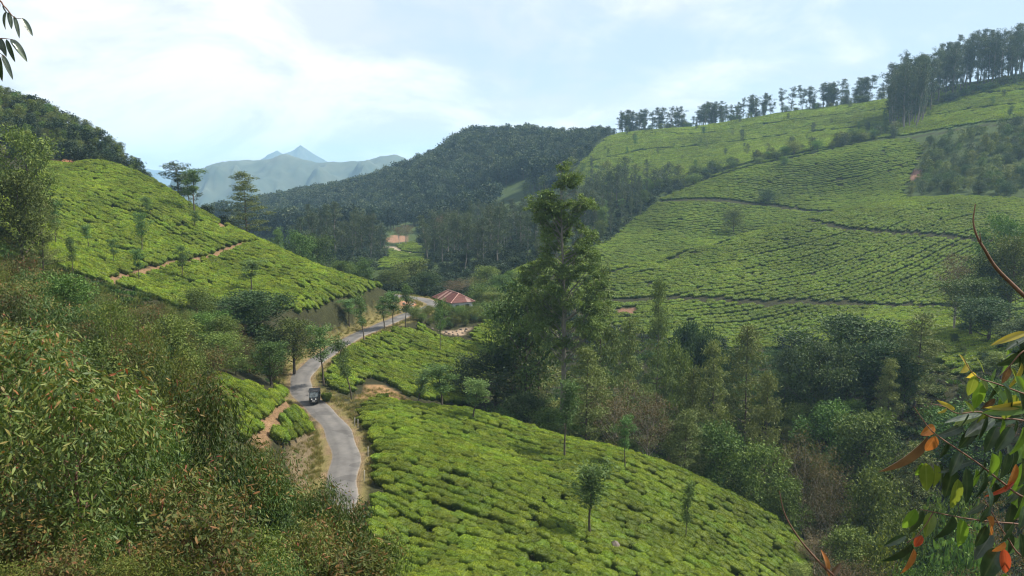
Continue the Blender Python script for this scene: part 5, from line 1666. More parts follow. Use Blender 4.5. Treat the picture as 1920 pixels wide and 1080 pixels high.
# ------------------------------------------------------------------ mesh helpers for built things
def box_bm(bm, c, s, rot=None):
    r = bmesh.ops.create_cube(bm, size=1.0)
    M = Matrix.Translation(c) @ (rot or Matrix.Identity(4)) @ Matrix.Diagonal((*s, 1))
    bmesh.ops.transform(bm, matrix=M, verts=r['verts'])
    return r['verts']


def bm_obj(name, bm, mat, parent=None, bevel=0.0, smooth=False):
    if bevel:
        bmesh.ops.bevel(bm, geom=list(bm.edges), offset=bevel, segments=2, affect='EDGES')
    bmesh.ops.recalc_face_normals(bm, faces=bm.faces)
    me = bpy.data.meshes.new(name); bm.to_mesh(me); bm.free()
    if smooth:
        for p in me.polygons: p.use_smooth = True
    return mesh_obj(name, me, [mat], parent)


def prism_bm(pts2, y0, y1):
    """side profile in x,z extruded along y"""
    bm = bmesh.new()
    a = [bm.verts.new((x, y0, z)) for x, z in pts2]
    b = [bm.verts.new((x, y1, z)) for x, z in pts2]
    bm.faces.new(a); bm.faces.new(b[::-1])
    for i in range(len(a)):
        j = (i + 1) % len(a)
        bm.faces.new((a[i], b[i], b[j], a[j]))
    return bm


def plain(name, col, rough=0.5, metal=0.0, spec=0.5, trans=0.0):
    m, nt, N, L = new_mat(name)
    p = N('ShaderNodeBsdfPrincipled')
    n = N('ShaderNodeTexNoise'); n.inputs['Scale'].default_value = 6; n.inputs['Detail'].default_value = 5
    tc = N('ShaderNodeTexCoord'); L(tc.outputs['Object'], n.inputs['Vector'])
    r = ramp(N, [(0.3, tuple(c * 0.75 for c in col)), (0.7, tuple(min(1, c * 1.15) for c in col))]); L(n.outputs['Fac'], r.inputs[0])
    L(r.outputs[0], p.inputs['Base Color'])
    p.inputs['Roughness'].default_value = rough; p.inputs['Metallic'].default_value = metal; p.inputs['Specular IOR Level'].default_value = spec
    if trans: p.inputs['Transmission Weight'].default_value = trans
    o = N('ShaderNodeOutputMaterial'); L(p.outputs[0], o.inputs[0])
    return m


# ------------------------------------------------------------------ auto rickshaw on the road, coming towards the viewer
def rickshaw():
    x, y = road_pt(590, 757)
    root = empty('auto_rickshaw', (x, y, ROAD_Z + 0.075), 0)
    hd = math.atan2(-1.0, 0.16)                       # heading of the nose
    root.rotation_euler = (0, 0, hd)
    tag(root, 'black three-wheeled auto rickshaw on the road bend', 'auto rickshaw')
    black = plain('rickshaw_black', (0.022, 0.022, 0.024), 0.35)
    green = plain('rickshaw_dark_green', (0.030, 0.045, 0.030), 0.4)
    canvas = noise_mat('canvas_hood', (0.020, 0.020, 0.022), (0.055, 0.055, 0.058), 14, 0.8, bump=0.2, dist=0.01)
    rubber = plain('tyre_rubber', (0.018, 0.018, 0.018), 0.85)
    steel = plain('wheel_rim', (0.35, 0.35, 0.36), 0.4, 0.8)
    white = plain('number_plate_white', (0.80, 0.80, 0.78), 0.5)
    lamp = plain('lamp_glass', (0.75, 0.75, 0.72), 0.12)
    seatm = plain('seat_vinyl', (0.10, 0.03, 0.025), 0.55)
    m, nt, N, L = new_mat('windscreen_glass')
    p = N('ShaderNodeBsdfPrincipled'); p.inputs['Base Color'].default_value = (0.16, 0.19, 0.20, 1); p.inputs['Roughness'].default_value = 0.06; p.inputs['Alpha'].default_value = 0.55
    L(p.outputs[0], N('ShaderNodeOutputMaterial').inputs[0]); glass = m
    # lower tub (nose towards +x)
    bm = prism_bm([(-1.25, 0.28), (0.35, 0.26), (0.72, 0.34), (1.12, 0.55), (1.20, 0.75), (1.08, 0.98), (0.72, 1.02), (0.55, 0.42), (0.05, 0.38), (-0.05, 0.78), (-1.25, 0.80)], -0.64, 0.64)
    for v in bm.verts:
        if v.co.x > 0.6: v.co.y *= 0.60 + 0.4 * max(0, (1.25 - v.co.x) / 0.65)
    bm_obj('body', bm, black, root, 0.03)
    # hood
    bm = prism_bm([(-1.30, 0.80), (-1.28, 1.45), (-1.10, 1.66), (-0.6, 1.76), (0.2, 1.75), (0.58, 1.66), (0.66, 1.55), (0.2, 1.62), (-0.05, 1.62), (-0.07, 1.35), (-0.42, 1.28), (-0.45, 0.80)], -0.66, 0.66)
    bm_obj('hood', bm, canvas, root, 0.04)
    # windscreen with frame
    w = bm_obj('windscreen', prism_bm([(1.02, 0.98), (1.04, 0.98), (0.68, 1.60), (0.66, 1.60)], -0.50, 0.50), glass, root)
    bm = bmesh.new()
    for s in (-1, 1):
        r = Matrix.Rotation(math.radians(-30), 4, 'Y')
        box_bm(bm, (0.855, s * 0.53, 1.29), (0.05, 0.06, 0.76), r)
    box_bm(bm, (0.665, 0, 1.62), (0.07, 1.12, 0.06)); box_bm(bm, (1.045, 0, 0.985), (0.06, 1.12, 0.06))
    bm_obj('frame', bm, black, w)
    bm = bmesh.new(); r = Matrix.Rotation(math.radians(40), 4, 'X')
    box_bm(bm, (0.90, 0.15, 1.20), (0.02, 0.02, 0.42), r); bm_obj('wiper', bm, rubber, w)

    def wheel(c, r0, wd, nm='wheel'):
        e = bpy.data.objects.new(nm, None); e.parent = root; e.location = c; COL.objects.link(e)
        for nn_, mt, R, ww, hole in (('tyre', rubber, r0, wd, 0.62), ('rim', steel, r0 * 0.62, wd * 0.7, 0.0)):
            bm = bmesh.new()
            bmesh.ops.create_cone(bm, cap_ends=True, segments=20, radius1=R, radius2=R, depth=ww, matrix=Matrix.Rotation(math.pi / 2, 4, 'X'))
            bm_obj(nn_, bm, mt, e, 0.02)
    wheel((0.92, 0, 0.205), 0.205, 0.10)
    wheel((-0.85, 0.52, 0.205), 0.205, 0.10)
    wheel((-0.85, -0.52, 0.205), 0.205, 0.10)
    # front fork guard, headlamps, plate, bumper, mirrors, seats, handlebar
    bm = prism_bm([(0.66, 0.34), (0.92, 0.46), (1.16, 0.34), (1.20, 0.40), (0.93, 0.54), (0.64, 0.42)], -0.11, 0.11); bm_obj('mudguard', bm, green, root, 0.01)
    for s in (-1, 1):
        bm = bmesh.new(); bmesh.ops.create_uvsphere(bm, u_segments=12, v_segments=8, radius=0.085, matrix=Matrix.Translation((1.13, s * 0.24, 0.80))); bm_obj('headlamp', bm, lamp, root, smooth=True)
    bm = bmesh.new(); box_bm(bm, (1.21, 0.0, 0.60), (0.02, 0.36, 0.15), Matrix.Rotation(math.radians(12), 4, 'Y')); bm_obj('number_plate', bm, white, root)
    bm = bmesh.new(); box_bm(bm, (1.17, 0, 0.46), (0.06, 0.72, 0.06)); bm_obj('bumper', bm, steel, root, 0.015)
    for s in (-1, 1):
        bm = bmesh.new(); box_bm(bm, (0.80, s * 0.66, 1.25), (0.03, 0.22, 0.025)); box_bm(bm, (0.82, s * 0.80, 1.28), (0.04, 0.16, 0.12)); bm_obj('mirror', bm, steel, root, 0.008)
    bm = bmesh.new(); box_bm(bm, (0.10, 0, 0.62), (0.42, 0.7, 0.12)); box_bm(bm, (-0.10, 0, 0.85), (0.10, 0.7, 0.42)); bm_obj('seat', bm, seatm, root, 0.03)
    bm = bmesh.new(); box_bm(bm, (-0.70, 0, 0.66), (0.50, 1.1, 0.14)); box_bm(bm, (-1.02, 0, 0.95), (0.12, 1.1, 0.5)); bm_obj('seat', bm, seatm, root, 0.03)
    bm = bmesh.new(); box_bm(bm, (0.70, 0, 1.02), (0.04, 0.6, 0.04)); bm_obj('handlebar', bm, steel, root, 0.01)
    # driver
    d = person((0.16, 0, 0.66)); 
    M = root.matrix_basis.copy()
    d.location = root.matrix_basis @ Vector((0.10, 0.0, 0.66)) if False else Matrix.Translation(root.location) @ Matrix.Rotation(hd, 4, 'Z') @ Vector((0.10, 0, 0.66))
    d.rotation_euler = (0, 0, hd)


def person(loc):
    """seated driver, hands on the handlebar; one skinned body"""
    J = {'pel': (0, 0, 0.08), 'waist': (0.0, 0, 0.24), 'chest': (0.02, 0, 0.44), 'neck': (0.03, 0, 0.57), 'head': (0.05, 0, 0.68), 'crown': (0.05, 0, 0.80)}
    R = {'pel': 0.14, 'waist': 0.125, 'chest': 0.14, 'neck': 0.055, 'head': 0.095, 'crown': 0.07}
    E = [('pel', 'waist'), ('waist', 'chest'), ('chest', 'neck'), ('neck', 'head'), ('head', 'crown')]
    for s, k in ((-1, 'r'), (1, 'l')):
        J.update({'sh' + k: (0.02, s * 0.18, 0.50), 'el' + k: (0.24, s * 0.24, 0.32), 'wr' + k: (0.48, s * 0.20, 0.36), 'ha' + k: (0.57, s * 0.19, 0.38), 'hi' + k: (0.02, s * 0.09, 0.06), 'kn' + k: (0.42, s * 0.13, 0.10), 'an' + k: (0.42, s * 0.12, -0.20), 'to' + k: (0.54, s * 0.12, -0.23)})
        R.update({'sh' + k: 0.065, 'el' + k: 0.045, 'wr' + k: 0.032, 'ha' + k: 0.042, 'hi' + k: 0.09, 'kn' + k: 0.065, 'an' + k: 0.04, 'to' + k: 0.035})
        E += [('chest', 'sh' + k), ('sh' + k, 'el' + k), ('el' + k, 'wr' + k), ('wr' + k, 'ha' + k), ('pel', 'hi' + k), ('hi' + k, 'kn' + k), ('kn' + k, 'an' + k), ('an' + k, 'to' + k)]
    names = list(J)
    me = bpy.data.meshes.new('person')
    me.from_pydata([J[n_] for n_ in names], [(names.index(a), names.index(b)) for a, b in E], [])
    o = mesh_obj('person', me, [])
    sk = o.modifiers.new('skin', 'SKIN')
    for i, n_ in enumerate(names):
        me.skin_vertices[0].data[i].radius = (R[n_], R[n_])
    me.skin_vertices[0].data[0].use_root = True
    o.modifiers.new('sub', 'SUBSURF').levels = 1
    o.modifiers['sub'].render_levels = 1
    m, nt, N, L = new_mat('khaki_shirt_and_skin')
    g = N('ShaderNodeTexCoord'); sp = N('ShaderNodeSeparateXYZ'); L(g.outputs['Object'], sp.inputs[0])
    r = ramp(N, [(0.0, (0.03, 0.03, 0.04)), (0.2, (0.25, 0.2, 0.12)), (0.62, (0.16, 0.08, 0.05))]); r.color_ramp.interpolation = 'CONSTANT'
    r.color_ramp.elements[1].position = 0.17; r.color_ramp.elements[2].position = 0.60
    L(sp.outputs[2], r.inputs[0])
    p = N('ShaderNodeBsdfPrincipled'); p.inputs['Roughness'].default_value = 0.8; L(r.outputs[0], p.inputs['Base Color']); L(p.outputs[0], N('ShaderNodeOutputMaterial').inputs[0])
    me.materials.append(m)
    tag(o, 'driver in a khaki shirt seated inside the rickshaw', 'person')
    hm = plain('black_hair', (0.012, 0.010, 0.009), 0.6)
    bm = bmesh.new(); bmesh.ops.create_uvsphere(bm, u_segments=12, v_segments=8, radius=0.108, matrix=Matrix.Translation((0.028, 0, 0.745)) @ Matrix.Diagonal((1.0, 0.92, 0.95, 1)))
    h = bm_obj('hair', bm, hm, o, smooth=True)
    o.location = loc
    return o


rickshaw()


# ------------------------------------------------------------------ red-roofed bungalow
def house():
    L_, W_, wall_h, rise, ov = 10.6, 6.0, 2.5, 1.75, 0.5
    nx, ny = at(845, 569, 174.5)[:2]                    # near corner of the eaves
    d = Vector((0.47, -0.88, 0)).normalized(); pr = Vector((-d.y, d.x, 0))   # long axis, towards the right back
    c = Vector((nx, ny, 0)) - d * (L_ / 2) + pr * (W_ / 2)
    gzv = at(845, 569, 174.5)[2] - wall_h
    root = empty('bungalow', (c.x, c.y, gzv), math.atan2(d.y, d.x))
    tag(root, 'long low white bungalow with a rusty red hipped roof by the road', 'house')
    wallm = noise_mat('whitewashed_wall', (0.55, 0.55, 0.55), (0.78, 0.77, 0.74), 1.2, 0.9, 6, 0.15)
    bluem = noise_mat('grey_blue_wall', (0.30, 0.34, 0.40), (0.46, 0.50, 0.55), 1.2, 0.9, 6, 0.15)
    darkm = plain('dark_opening', (0.03, 0.03, 0.035), 0.4)
    framem = plain('window_frame_paint', (0.28, 0.33, 0.36), 0.6)
    woodm = plain('door_wood', (0.12, 0.06, 0.035), 0.6)
    roofs = [noise_mat('rusty_roof_%d' % k, c1, c2, 2.4, 0.7, 7, 0.2, stretch=(1, 0.4, 1), spec=0.3) for k, (c1, c2) in enumerate([((0.062, 0.022, 0.020), (0.115, 0.040, 0.034)), ((0.075, 0.026, 0.022), (0.135, 0.052, 0.042)), ((0.19, 0.11, 0.095), (0.28, 0.18, 0.155))])]
    hx, hy = L_ / 2 - ov, W_ / 2 - ov
    t = 0.2
    for nm, cc, ss, mt in (('wall', (0, -hy + t / 2, wall_h / 2 - 0.6), (2 * hx, t, wall_h + 1.2), bluem), ('wall', (0, hy - t / 2, wall_h / 2 - 0.6), (2 * hx, t, wall_h + 1.2), wallm),
                       ('wall', (hx - t / 2, 0, wall_h / 2 - 0.6), (t, 2 * hy - 2 * t, wall_h + 1.2), wallm), ('wall', (-hx + t / 2, 0, wall_h / 2 - 0.6), (t, 2 * hy - 2 * t, wall_h + 1.2), wallm)):
        bm = bmesh.new(); box_bm(bm, cc, ss); bm_obj(nm, bm, mt, root)
    # openings on the long front and the near end
    for (px_, kind) in [(-4.0, 'window'), (-2.6, 'door'), (-1.0, 'window'), (0.9, 'window'), (2.4, 'door'), (3.8, 'window')]:
        e = bpy.data.objects.new(kind, None); e.parent = root; e.location = (px_, -hy - 0.01, 0); COL.objects.link(e)
        w, z0, z1 = (1.0, 0.9, 2.0) if kind == 'window' else (0.95, 0.0, 2.05)
        bm = bmesh.new(); box_bm(bm, (0, 0.0, (z0 + z1) / 2), (w, 0.05, z1 - z0)); bm_obj('pane' if kind == 'window' else 'leaf', bm, darkm if kind == 'window' else woodm, e)
        bm = bmesh.new()
        for cx, cz, sx, sz in ((-w / 2, (z0 + z1) / 2, 0.07, z1 - z0 + 0.14), (w / 2, (z0 + z1) / 2, 0.07, z1 - z0 + 0.14), (0, z1 + 0.035, w, 0.07)) + (((0, z0 - 0.035, w, 0.07), (0, (z0 + z1) / 2, 0.05, z1 - z0)) if kind == 'window' else ()):
            box_bm(bm, (cx, -0.035, cz), (sx, 0.06, sz))
        bm_obj('frame', bm, framem, e)
    for py in (-1.2, 1.2):
        e = bpy.data.objects.new('window', None); e.parent = root; e.location = (hx + 0.01, py, 0); COL.objects.link(e)
        bm = bmesh.new(); box_bm(bm, (0, 0, 1.45), (0.05, 0.9, 1.0)); bm_obj('pane', bm, darkm, e)
        bm = bmesh.new()
        for cy_, cz, sy_, sz in ((-0.45, 1.45, 0.07, 1.14), (0.45, 1.45, 0.07, 1.14), (0, 1.985, 0.9, 0.07), (0, 0.915, 0.9, 0.07)): box_bm(bm, (0.035, cy_, cz), (0.06, sy_, sz))
        bm_obj('frame', bm, framem, e)
    # hipped roof of corrugated sheets, each sheet its own strip
    roof = bpy.data.objects.new('roof', None); roof.parent = root; roof.location = (0, 0, wall_h); COL.objects.link(roof)
    rl = L_ / 2 - W_ / 2 * 0.75
    RX, RY = L_ / 2, W_ / 2

    def sheet(p00, p10, p11, p01, mat):
        """strip from eave p00-p10 to top p01-p11 with a corrugated surface"""
        bm = bmesh.new()
        a, b, c_, d_ = map(Vector, (p00, p10, p11, p01))
        nrm = (b - a).cross(d_ - a).normalized()
        if nrm.z < 0: nrm = -nrm
        m_ = 8
        lo, hi_, lo2, hi2 = [], [], [], []
        for i in range(m_ + 1):
            t_ = i / m_
            w_ = nrm * (0.025 * math.cos(i * math.pi))
            lo.append(bm.verts.new(a.lerp(b, t_) + w_)); hi_.append(bm.verts.new(d_.lerp(c_, t_) + w_))
            lo2.append(bm.verts.new(a.lerp(b, t_) + w_ - nrm * 0.03)); hi2.append(bm.verts.new(d_.lerp(c_, t_) + w_ - nrm * 0.03))
        for i in range(m_):
            bm.faces.new((lo[i], lo[i + 1], hi_[i + 1], hi_[i])); bm.faces.new((lo2[i], hi2[i], hi2[i + 1], lo2[i + 1]))
            bm.faces.new((lo[i], lo2[i], lo2[i + 1], lo[i + 1])); bm.faces.new((hi_[i], hi_[i + 1], hi2[i + 1], hi2[i]))
        bm_obj('roof_sheet', bm, mat, roof)

    def ztop(xx):     # height of the long slope's upper edge at x, and its y
        if abs(xx) <= rl: return 0.0, rise
        f = (RX - abs(xx)) / (RX - rl)
        return RY * (1 - f), rise * f
    rs2 = random.Random(3)
    ns = 12
    for s in (-1, 1):
        for i in range(ns):
            x0, x1 = -RX + L_ * i / ns + 0.008, -RX + L_ * (i + 1) / ns - 0.008
            y0, z0 = ztop(x0); y1, z1 = ztop(x1)
            lift = 0.012 * (i % 2)
            mat = roofs[2] if (s == -1 and i in (3, 5)) else roofs[rs2.choice([0, 0, 1])]
            sheet((x0, s * RY, lift), (x1, s * RY, lift), (x1, s * y1, z1 + lift), (x0, s * y0, z0 + lift), mat)
    for s in (-1, 1):
        for i in range(6):
            y0, y1 = -RY + W_ * i / 6 + 0.008, -RY + W_ * (i + 1) / 6 - 0.008
            f0, f1 = 1 - abs(y0) / RY, 1 - abs(y1) / RY
            lift = 0.012 * (i % 2)
            sheet((s * RX, y0, lift), (s * RX, y1, lift), (s * (RX - (RX - rl) * f1), y1, rise * f1 + lift), (s * (RX - (RX - rl) * f0), y0, rise * f0 + lift), roofs[1] if i != 4 else roofs[2])
    # ridge and hip caps
    capm = noise_mat('roof_cap', (0.22, 0.10, 0.085), (0.42, 0.26, 0.22), 3, 0.7)
    for a, b in (((-rl, 0, rise), (rl, 0, rise)), ((rl, 0, rise), (RX, RY, 0)), ((rl, 0, rise), (RX, -RY, 0)), ((-rl, 0, rise), (-RX, RY, 0)), ((-rl, 0, rise), (-RX, -RY, 0))):
        V, Q = tubes([(np.array([np.array(a) * (1 - f) + np.array(b) * f + np.array([0, 0, 0.03]) for f in (0, 0.5, 1)]), np.array([0.10, 0.10, 0.10]))], 8)
        mesh_obj('ridge_cap', np_mesh('ridge_cap', V, [Q]), [capm], roof)
    # lean-to porch at the far end with a rusty sheet
    bm = bmesh.new(); box_bm(bm, (-RX - 0.9, -1.2, wall_h - 0.15), (2.0, 2.6, 0.06), Matrix.Rotation(math.radians(-8), 4, 'Y')); bm_obj('porch_roof', bm, roofs[2], root)
    for py in (-2.3, -0.1):
        bm = bmesh.new(); box_bm(bm, (-RX - 1.7, py, wall_h / 2 - 0.6), (0.12, 0.12, wall_h + 0.7)); bm_obj('porch_post', bm, woodm, root)


house()


# ------------------------------------------------------------------ close foliage framing the view
def blade_mesh(key, wid, curl, fold, tip=1.6):
    n = 13
    V, A = [], []
    for i in range(n):
        t = i / (n - 1)
        w = wid * 0.5 * (t ** 0.55) * ((1 - t) ** 0.85) / 0.392 + (0.003 if i else 0.012)
        if i == n - 1: w = 0.003
        z = -curl * t * t
        for s in (-1, -0.5, 0, 0.5, 1):
            V.append((t, s * w, z + fold * abs(s) * w * 1.6)); A.append(abs(s))
    Q = [(i * 5 + j, i * 5 + j + 1, (i + 1) * 5 + j + 1, (i + 1) * 5 + j) for i in range(n - 1) for j in range(4)]
    me = np_mesh(key, V, [np.array(Q)], smooth=True)
    a = me.attributes.new('across', 'FLOAT', 'POINT'); a.data.foreach_set('value', np.array(A, dtype=np.float32))
    return me


def blade_mat(name, c1, c2, rib, rough=0.35, trans=0.35, spec=0.5, tcol=None):
    m, nt, N, L = new_mat(name)
    tc = N('ShaderNodeTexCoord')
    n = N('ShaderNodeTexNoise'); n.inputs['Scale'].default_value = 3.5; n.inputs['Detail'].default_value = 6; L(tc.outputs['Object'], n.inputs['Vector'])
    r = ramp(N, [(0.35, c1), (0.68, c2)]); L(n.outputs['Fac'], r.inputs[0])
    a = N('ShaderNodeAttribute'); a.attribute_name = 'across'
    mr = N('ShaderNodeMapRange'); mr.inputs['From Min'].default_value = 0.0; mr.inputs['From Max'].default_value = 0.16; mr.inputs['To Min'].default_value = 0.75; mr.inputs['To Max'].default_value = 0.0
    L(a.outputs['Fac'], mr.inputs['Value'])
    mx = N('ShaderNodeMixRGB'); L(mr.outputs[0], mx.inputs[0]); L(r.outputs[0], mx.inputs[1]); mx.inputs[2].default_value = (*rib, 1)
    # side veins
    wv = N('ShaderNodeTexWave'); wv.inputs['Scale'].default_value = 6.0; wv.inputs['Distortion'].default_value = 1.2
    L(tc.outputs['Object'], wv.inputs['Vector'])
    b = N('ShaderNodeBump'); b.inputs['Strength'].default_value = 0.10; b.inputs['Distance'].default_value = 0.02; L(n.outputs['Fac'], b.inputs['Height'])
    p = N('ShaderNodeBsdfPrincipled'); p.inputs['Roughness'].default_value = rough; p.inputs['Specular IOR Level'].default_value = spec
    L(mx.outputs[0], p.inputs['Base Color']); L(b.outputs[0], p.inputs['Normal'])
    t = N('ShaderNodeBsdfTranslucent')
    if tcol: t.inputs['Color'].default_value = (*tcol, 1)
    else: L(mx.outputs[0], t.inputs['Color'])
    ms = N('ShaderNodeMixShader'); ms.inputs[0].default_value = trans; L(p.outputs[0], ms.inputs[1]); L(t.outputs[0], ms.inputs[2])
    L(ms.outputs[0], N('ShaderNodeOutputMaterial').inputs[0])
    return m


BM = {
    'g': blade_mat('blade_green', (0.060, 0.120, 0.020), (0.110, 0.190, 0.030), (0.20, 0.26, 0.07), tcol=(0.20, 0.34, 0.03)),
    'l': blade_mat('blade_light_green', (0.085, 0.135, 0.022), (0.145, 0.195, 0.034), (0.28, 0.32, 0.09), tcol=(0.26, 0.31, 0.035), trans=0.36),
    'd': blade_mat('blade_dark_green', (0.022, 0.045, 0.020), (0.045, 0.080, 0.030), (0.09, 0.12, 0.05), trans=0.15, rough=0.3),
    's': blade_mat('blade_glossy', (0.090, 0.120, 0.080), (0.160, 0.190, 0.130), (0.30, 0.32, 0.24), trans=0.12, rough=0.16, spec=0.9),
    'y': blade_mat('blade_yellow', (0.280, 0.240, 0.035), (0.400, 0.320, 0.060), (0.45, 0.36, 0.12), tcol=(0.55, 0.42, 0.05), trans=0.45),
    'o': blade_mat('blade_orange', (0.330, 0.110, 0.025), (0.420, 0.190, 0.050), (0.50, 0.30, 0.12), tcol=(0.38, 0.13, 0.03), trans=0.35),
    'r': blade_mat('blade_red', (0.360, 0.050, 0.022), (0.480, 0.090, 0.035), (0.50, 0.20, 0.10), tcol=(0.45, 0.08, 0.03), trans=0.35),
    'b': blade_mat('blade_brown', (0.090, 0.050, 0.025), (0.150, 0.085, 0.040), (0.20, 0.12, 0.06), trans=0.3),
    'e': blade_mat('blade_blue_green', (0.050, 0.075, 0.055), (0.090, 0.115, 0.085), (0.16, 0.18, 0.14), trans=0.25, rough=0.35),
}
BLADES = {}


def blade(w, mat):
    k = (round(w * 10) / 10, mat, random.randint(0, 1))
    if k not in BLADES:
        me = blade_mesh('blade', k[0], 0.10 + 0.12 * k[2], 0.18 + 0.2 * k[2]); me.materials.append(BM[mat]); BLADES[k] = me
    return BLADES[k]


def put_leaf(parent, b, t, w, mat, roll=0.0, label=None):
    b, t = Vector(b), Vector(t)
    X = (t - b); Ln = X.length; X.normalize()
    ref = Vector((0.25, -1.0, 0.55)).normalized()              # blades face roughly out into the light
    Z = (ref - X * ref.dot(X)).normalized()
    if mat == 's':
        ref = Vector((0.08, -0.58, 0.81)); Z = (ref - X * ref.dot(X)).normalized(); roll = 0.0
    Z = Matrix.Rotation(roll, 3, X) @ Z
    Yv = Z.cross(X)
    o = bpy.data.objects.new('leaf', blade(w, mat))
    M = Matrix((X, Yv, Z)).transposed().to_4x4()
    o.matrix_basis = Matrix.Translation(b) @ M @ Matrix.Diagonal((Ln, Ln, Ln, 1))
    o.parent = parent
    if label: o['label'] = label
    COL.objects.link(o)
    return o


def twig(parent, pts, r0, r1, mat, name='twig'):
    P = catmull([np.array(p) for p in pts], 6)
    V, Q = tubes([(P, np.linspace(r0, r1, len(P)))], 7)
    return mesh_obj(name, np_mesh(name, V, [Q], smooth=True), [mat], parent)


